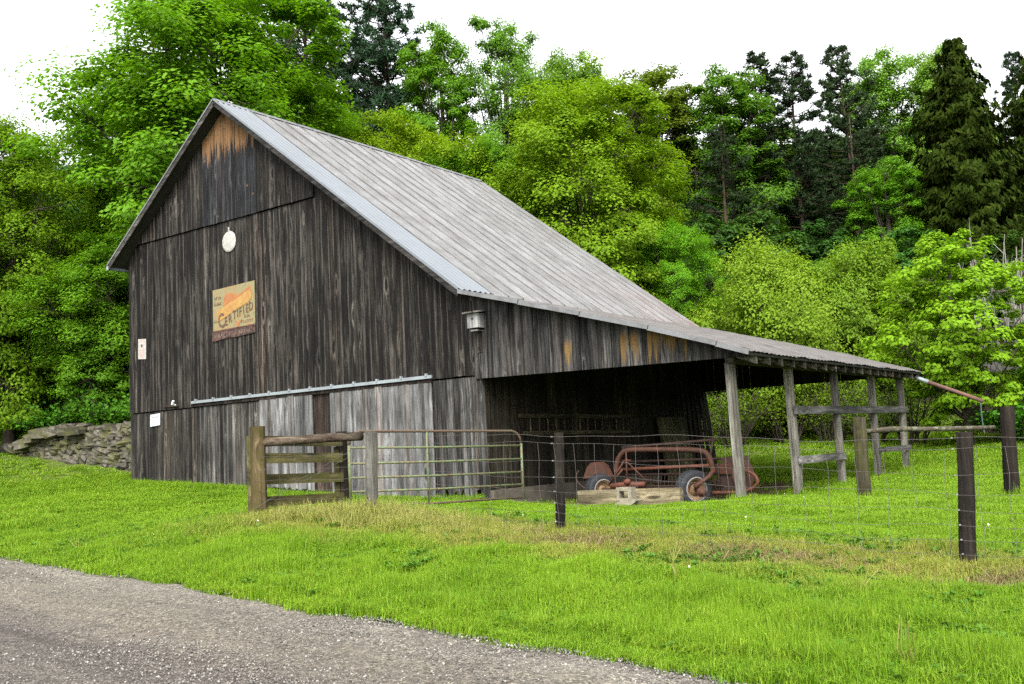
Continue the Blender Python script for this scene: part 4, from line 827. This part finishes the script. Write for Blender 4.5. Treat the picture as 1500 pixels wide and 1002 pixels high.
for k, x, y, zt_, w, lb in SH: plant(k, x, y, zt_, w, 'brush', 'shrub', lb, 'shrub', 'brush behind the shed')
for x, y, zt_, w, lb in ((-28.0, 2.9, 4.3, 3.4, 'leafy bush above the low end of the stone wall'), (-25.0, 3.2, 4.5, 3.6, 'leafy bush above the middle of the stone wall'), (-22.6, 3.6, 4.3, 3.2, 'leafy bush above the stone wall beside the barn'), (-32.2, 3.4, 4.3, 3.6, 'leafy bush left of the stone wall end'), (-24.2, 6, 5.2, 5, 'leafy bush in the shade behind the stone wall'), (-29.5, 6, 5.6, 5, 'leafy bush in the shade at the far left')):
    plant('H0', x, y, zt_, w, 'hedge', 'bush', lb, 'bush')
plant('H0', 2.6, 16.2, 2.3, 3.4, 'hedge', 'bush', 'low bush at the foot of the lime green young maple', 'bush')
plant('H0', 5.0, 17.5, 2.6, 3.6, 'hedge', 'bush', 'low bush behind the rightmost leaning post', 'bush')
# small shed half hidden in the leaves at the right
ou = thing('outbuilding', 'low old outbuilding half hidden by leaves at the right edge', 'shed', (1.6, 21, 1))
ox = wood('outbuilding_boards', (.02, .013, .010), (.045, .03, .024), (.09, .06, .048), streak=.5)
for k in range(20): MB().box(-.2+k*.2, -.01+k*.2, 20.5, 20.53, .4, 2.75-k*.02).build('board', ox, ou)
MB().quadbox([(-.4, 20.2, 2.98), (4.2, 20.2, 2.58), (4.2, 23, 3.4), (-.4, 23, 3.8), (-.4, 20.2, 3.03), (4.2, 20.2, 2.63), (4.2, 23, 3.45), (-.4, 23, 3.85)]).build('roof', M_deck, ou)
# ---------------------------------------------------------------- grass, weeds, pebbles (scattered over the ground)
def tuft(name, n, h, rad, wid, mat, lean=.5, seed=0, drop=.0):
    g = random.Random(seed); b = MB()
    for k in range(n):
        an = g.uniform(0, 6.28); rr_ = rad*math.sqrt(g.random()); p = Vector((math.cos(an)*rr_, math.sin(an)*rr_, -.01)); d = g.uniform(0, 6.28); ln = g.random()*lean; hh = h*g.uniform(.55, 1.1); wd = wid*g.uniform(.7, 1.3)
        dv = Vector((math.cos(d), math.sin(d), 0)); sv = Vector((-dv.y, dv.x, 0))*wd*.5; m = p+dv*hh*ln*.35+Vector((0, 0, hh*.6)); e = p+dv*hh*(ln*1.1)+Vector((0, 0, hh*(1-.45*ln-drop)))
        i = len(b.v); b.v += [tuple(p-sv), tuple(p+sv), tuple(m+sv*.8), tuple(m-sv*.8), tuple(e)]; b.f += [(i, i+1, i+2, i+3), (i+3, i+2, i+4)]
    m = bpy.data.meshes.new(name); m.from_pydata(b.v, [], b.f); m.materials.append(mat); m.update()
    return bpy.data.objects.new(name, m)          # not linked to the scene: only a source for the scatter
def scatter(name, pts, rz, sc, srcs, mat, tilt=None):
    m = bpy.data.meshes.new(name); m.from_pydata(pts.tolist(), [], [])
    a = m.attributes.new('rot', 'FLOAT_VECTOR', 'POINT'); rv = np.zeros((len(pts), 3), np.float32); rv[:, 2] = rz
    if tilt is not None: rv[:, :2] = tilt
    a.data.foreach_set('vector', rv.ravel())
    a = m.attributes.new('scl', 'FLOAT_VECTOR', 'POINT'); a.data.foreach_set('vector', np.asarray(sc, np.float32).ravel())
    a = m.attributes.new('pick', 'INT', 'POINT'); a.data.foreach_set('value', nr.integers(0, len(srcs), len(pts)).astype(np.int32))
    o = link(name, m, mat); ng = bpy.data.node_groups.new(name, 'GeometryNodeTree')
    ng.interface.new_socket('Geometry', in_out='INPUT', socket_type='NodeSocketGeometry'); ng.interface.new_socket('Geometry', in_out='OUTPUT', socket_type='NodeSocketGeometry')
    gi = ng.nodes.new('NodeGroupInput'); go = ng.nodes.new('NodeGroupOutput'); ip = ng.nodes.new('GeometryNodeInstanceOnPoints'); jn = ng.nodes.new('GeometryNodeJoinGeometry')
    for s_ in reversed(srcs):
        oi = ng.nodes.new('GeometryNodeObjectInfo'); oi.inputs['Object'].default_value = s_; oi.inputs['As Instance'].default_value = True; ng.links.new(oi.outputs['Geometry'], jn.inputs[0])
    def attr(nm, ty):
        q = ng.nodes.new('GeometryNodeInputNamedAttribute'); q.data_type = ty; q.inputs['Name'].default_value = nm; return q.outputs[0]
    ng.links.new(gi.outputs[0], ip.inputs['Points']); ng.links.new(jn.outputs[0], ip.inputs['Instance']); ip.inputs['Pick Instance'].default_value = True
    ng.links.new(attr('pick', 'INT'), ip.inputs['Instance Index']); ng.links.new(attr('scl', 'FLOAT_VECTOR'), ip.inputs['Scale'])
    er = ng.nodes.new('FunctionNodeEulerToRotation'); ng.links.new(attr('rot', 'FLOAT_VECTOR'), er.inputs[0]); ng.links.new(er.outputs[0], ip.inputs['Rotation'])
    ng.links.new(ip.outputs[0], go.inputs[0]); o.modifiers.new('scatter', 'NODES').node_group = ng; tag(o, kind='stuff'); return o
def sector(n, d0, d1, half=45, pw=1.):
    d = np.sqrt(nr.uniform(d0**2, d1**2, n)); a = yaw+np.radians(nr.uniform(-half, half, n)); return CAM.x+d*np.cos(a), CAM.y+d*np.sin(a)
SOIL = [(-1.1, -8.8, .22), (-.3, -8.7, .26), (5.7, -6.9, .5), (.75, -6.75, .25), (6.5, -6.95, .5)]
def lawn_ok(x, y):
    ok = (y > road_edge(x)+.10*(noise2(x, y, 3.7)-.5)+.10*(noise2(y, x, 11)-.5)+np.abs(nr.normal(0, .06, len(x)))-.03)
    ok &= ~((x > -19.35) & (x < -5.88) & (y > -.02) & (y < 11.2))
    inside = (x >= -5.88) & (x < -.9) & (y > .3) & (y < 8.5); ok &= ~(inside & (nr.random(len(x)) < .97))
    ok &= ~((x >= -1.2) & (x < .25) & (y > .55) & (y < 4) & (nr.random(len(x)) < .8))
    ok &= ~((x < -20.2) & (x > -31.5) & (np.abs(y-(1.0-.075*(x+19.5))) < .35))
    for a, b, r_ in SOIL: ok &= ~(((x-a)/1.6)**2+(y-b)**2 < (r_*(.6+.5*nr.random(len(x))))**2)
    return ok
def noise2(x, y, s): return .5+.25*(np.sin(x*s+1.3*np.sin(y*s*.7))+np.sin(y*s*1.1+1.7*np.sin(x*s*.6+2)))
def grassmat(name, a, b, c3, tr=.3, dry=None):
    t = NT(name); p = t.pos(); rd = t.rnd(); x = t.xyz(p); n = t.noise(p, .55, 5, .6); n2 = t.noise(p, 5, 3)
    c = t.mix(t.mrange(n, .38, .62), a, b); c = t.mix(t.mrange(rd, .0, 1, 0, .8), c, c3)
    c = t.mix(t.mrange(n2, .4, .7, 0, .45), c, b)
    if dry:                                  # the sprayed strip under the fence and the worn bank before it
        nn = t.math('MULTIPLY', t.math('SUBTRACT', t.noise(p, .8, 5), .5), 3.2)
        yy = t.math('ADD', x[1], nn); band = t.math('MULTIPLY', t.mrange(yy, -7.9, -6.9), t.mrange(yy, -5.2, -6.1)); band = t.math('MULTIPLY', band, t.mrange(x[0], -7.5, -5))
        c = t.mix(t.math('MULTIPLY', band, t.mrange(rd, 0, 1, .35, 1)), c, dry)
    d = t.n('BsdfPrincipled', {'Base Color': c, 'Roughness': .55}); d.inputs['Specular IOR Level'].default_value = .12
    tl = t.n('BsdfTranslucent', {'Color': t.mix(1, c, (1.1, 1.1, .5), 'MULTIPLY')}); mx = t.n('MixShader', {0: tr, 1: d, 2: tl}); o = t.n('OutputMaterial'); t.t.links.new(mx.outputs[0], o.inputs[0]); return t.m
M_grass = grassmat('lawn_grass', (.056, .142, .005), (.108, .212, .008), (.175, .248, .020), dry=(.215, .20, .050))
M_dry = grassmat('dry_grass', (.19, .185, .05), (.27, .24, .085), (.14, .185, .025)); M_brown = grassmat('dead_weed', (.15, .115, .055), (.20, .15, .08), (.10, .10, .03))
M_weed = grassmat('broad_weeds', (.045, .12, .010), (.075, .165, .014), (.04, .10, .014))
G = [tuft('grass_tuft', 24, .12, .09, .0075, M_grass, .75, k) for k in range(4)]+[tuft('grass_tuft', 22, .17, .06, .0085, M_grass, 1.3, 7, .1), tuft('grass_tuft', 26, .15, .05, .006, M_grass, .5, 8)]
GX, GY, GS = [], [], []
for n, d0, d1, s0 in ((64000, 5.5, 10, .9), (74000, 10, 15, .95), (74000, 15, 22, 1.2), (56000, 22, 34, 1.7), (36000, 34, 60, 2.6)):
    x, y = sector(n, d0, d1); ok = lawn_ok(x, y); x, y = x[ok], y[ok]
    s = -.5*x+.87*y; ok = s < 27; x, y = x[ok], y[ok]; GX.append(x); GY.append(y); GS.append(np.full(len(x), s0))
x = np.concatenate(GX); y = np.concatenate(GY); s0 = np.concatenate(GS); e = y-road_edge(x)
hh = .35+.55*noise2(x, y, 1.7)+.75*noise2(x, y, 4.3)**2+.35*noise2(y, x, 9.1); hh *= np.where(e < .35, .75, np.where(e < 2.6, 1.25, np.where(y < -5, .85, .62))); hh *= np.where((x < -7) & (y < -1), .8, 1)
hh *= np.where(s0 > 1.1, .9, 1); dn = noise2(x, y, .9)
sc = np.stack([s0, s0, hh*np.where(s0 > 1.5, 1.25, 1)*nr.uniform(.75, 1.25, len(x))], 1)
scatter('grass', np.stack([x, y, terr(x, y)-.004], 1), nr.uniform(0, 6.28, len(x)), sc, G, M_grass, nr.normal(0, .1, (len(x), 2)))
# longer grass left standing at the barn foot and round the posts
n = 2600; x = nr.uniform(-19.3, -5.9, n); y = -np.abs(nr.normal(.02, .10, n))-.03
qx, qy = [x], [y]
for px_, py_ in list(FP)+[(-5.5, -6.5), (-5.87, -4.28), (2.12, .4), (4.22, 1.66)]+[(0, yy+.07) for yy in PY]:
    a_ = nr.uniform(0, 6.28, 26); r_ = .12+np.abs(nr.normal(0, .07, 26)); qx.append(px_+r_*np.cos(a_)); qy.append(py_+r_*np.sin(a_))
x = np.concatenate(qx); y = np.concatenate(qy)
scatter('edge_grass', np.stack([x, y, terr(x, y)-.01], 1), nr.uniform(0, 6.28, len(x)), np.stack([np.ones(len(x))]*2+[nr.uniform(.9, 2.1, len(x))], 1), G, M_grass, nr.normal(0, .12, (len(x), 2)))
# coarse seedy dry grass below the fence, and reddish dead weeds round the posts
DG = [tuft('dry_tuft', 16, .34, .13, .006, M_dry, .9, 20+k, .1) for k in range(3)]
n = 1500; x = nr.uniform(-5.6, .8, n); y = np.interp(x, [-5.5, -3.6, .15], [-6.5, -5.95, -6.3])+nr.normal(-.1, .32, n); k = nr.random(n) < np.interp(x, [-5.6, -4.2, -3.5, -1.5, .8], [.35, .7, 1, .6, .15]); x, y = x[k], y[k]
sc = np.stack([np.ones(len(x))]*3, 1)*nr.uniform(.45, 1.15, (len(x), 1))*np.interp(x, [-5.5, -3.4, -1, 1], [.8, 1.25, .75, .5])[:, None]
scatter('dry_grass', np.stack([x, y, terr(x, y)], 1), nr.uniform(0, 6.28, len(x)), sc, DG, M_dry, nr.normal(0, .2, (len(x), 2)))
DB = [tuft('weed_tuft', 14, .20, .14, .007, M_brown, 1.3, 30+k, .25) for k in range(3)]
n = 1500; x = nr.uniform(-.6, 9.5, n); y = np.interp(x, [.15, 5.1, 10], [-6.35, -6.5, -6.7])+nr.normal(-.15, .22, n); k = nr.random(n) < .25+.75*(noise2(x, y, 2.2) > .55); x, y = x[k], y[k]
sc = nr.uniform(.4, 1.15, (len(x), 1))*np.ones(3)
scatter('dead_weeds', np.stack([x, y, terr(x, y)], 1), nr.uniform(0, 6.28, len(x)), sc, DB, M_brown, nr.normal(0, .25, (len(x), 2)))
def rosette(name, n, r, mat, seed):
    g = random.Random(seed); b = MB()
    for k in range(n):
        an = 6.283*k/n+g.uniform(-.3, .3); d = Vector((math.cos(an), math.sin(an), 0)); sv = Vector((-d.y, d.x, 0)); l = r*g.uniform(.6, 1.1); z = g.uniform(.2, .9)*r; o = Vector((0, 0, g.uniform(0, .6)*r))
        i = len(b.v); b.v += [tuple(o), tuple(o+d*l*.5+sv*l*.25+Vector((0, 0, z*.7))), tuple(o+d*l+Vector((0, 0, z*.6))), tuple(o+d*l*.5-sv*l*.25+Vector((0, 0, z*.7)))]; b.f.append((i, i+1, i+2, i+3))
    m = bpy.data.meshes.new(name); m.from_pydata(b.v, [], b.f); m.materials.append(mat); m.update(); return bpy.data.objects.new(name, m)
WS = [rosette('weed_rosette', 9, .06, M_weed, 50+k) for k in range(3)]
x, y = sector(26000, 6, 22); e = y-road_edge(x); k = lawn_ok(x, y) & (e > .3) & (y < -4.8) & ((noise2(x+3, y, 1.1) > .55) | (nr.random(len(x)) < .22)); k &= (x > -2) | (nr.random(len(x)) < .3); x, y = x[k], y[k]
scatter('weeds', np.stack([x, y, terr(x, y)+.02], 1), nr.uniform(0, 6.28, len(x)), nr.uniform(.6, 1.5, (len(x), 1))*np.ones(3), WS, M_weed)
x, y = sector(2600, 6, 20); e = y-road_edge(x); k = lawn_ok(x, y) & (e > .15) & (y < -5) & ((noise2(x+7, y, 2.6) > .62) | (e < .5)); x, y = x[k], y[k]
TG = [tuft('long_tuft', 26, .30, .07, .008, M_grass, 1.1, 60+k, .12) for k in range(3)]
scatter('long_grass', np.stack([x, y, terr(x, y)-.01], 1), nr.uniform(0, 6.28, len(x)), nr.uniform(.5, 1.05, (len(x), 1))*np.ones(3), TG, M_grass, nr.normal(0, .15, (len(x), 2)))
# pale seed heads and a few tall dry stalks
M_puff = plain('seed_head', (.62, .60, .54), (.5, .48, .42), 40, .9)
b = MB().tube([(0, 0, 0), (.01, 0, .1), (.0, .01, .19)], .002, 3); b.lathe([(0, -.018), (.014, -.012), (.019, 0), (.014, .012), (0, .018)], (0, .01, .2), (0, 0, 1), 7); m = b.mesh('seed_stalk'); m.materials.append(M_puff)
x, y = sector(330, 7, 20, 33); k = lawn_ok(x, y) & (y-road_edge(x) > .6) & (x > -9); x, y = x[k][:9], y[k][:9]
scatter('wildflowers', np.stack([x, y, terr(x, y)], 1), nr.uniform(0, 6.28, len(x)), nr.uniform(.4, .75, (len(x), 1))*np.ones(3), [bpy.data.objects.new('seed_stalk', m)], M_puff)
b = MB()
for k in range(5): b.tube([(0, 0, 0), (.03*(k-2), .02*k, .16), (.09*(k-2), .03, .30+.05*(k % 2))], .0035, 3)
m = b.mesh('stalk'); m.materials.append(M_dry)
x, y = sector(500, 7, 18, 33); k = lawn_ok(x, y) & (y-road_edge(x) > .5) & (y < -5.5); x, y = x[k][:9], y[k][:9]
scatter('dry_stalks', np.stack([x, y, terr(x, y)], 1), nr.uniform(0, 6.28, len(x)), nr.uniform(.5, 1.3, (len(x), 1))*np.ones(3), [bpy.data.objects.new('stalk', m)], M_dry)
# loose stones of the road
t = NT('pebble'); rd = t.rnd(); M_peb = t.out(t.ramp(rd, [(0, (.04, .037, .034)), (.4, (.085, .078, .07)), (.75, (.14, .13, .115)), (1, (.24, .225, .20))]), .9)
PB = []
for k in range(4):
    bm = bmesh.new(); bmesh.ops.create_icosphere(bm, subdivisions=1, radius=.5)
    for w_ in bm.verts: w_.co *= rng.uniform(.7, 1.2); w_.co.z *= .65
    m = bpy.data.meshes.new('pebble'); bm.to_mesh(m); bm.free(); m.materials.append(M_peb); PB.append(bpy.data.objects.new('pebble', m))
X_, Y_ = [], []
for n, d0, d1 in ((150000, 4.5, 10), (60000, 10, 20), (12000, 20, 34)):
    x, y = sector(n, d0, d1); e = road_edge(x)-y; wt = .22+.78*np.exp(-(e/.55)**2)+.5*np.exp(-((e-1.9)/.5)**2)+.25*(e > 3); k = (e > -.12) & (nr.random(n) < wt); X_.append(x[k]); Y_.append(y[k])
x = np.concatenate(X_); y = np.concatenate(Y_); sz = .007+.016*nr.random(len(x))**3+.010*(nr.random(len(x)) < .03); sz *= np.where(np.hypot(x-CAM.x, y-CAM.y) > 14, 1.6, 1)
scatter('road_gravel', np.stack([x, y, terr(x, y)+.014], 1), nr.uniform(0, 6.28, len(x)), sz[:, None]*nr.uniform(.7, 1.3, (len(x), 3)), PB, M_peb, nr.normal(0, .4, (len(x), 2)))
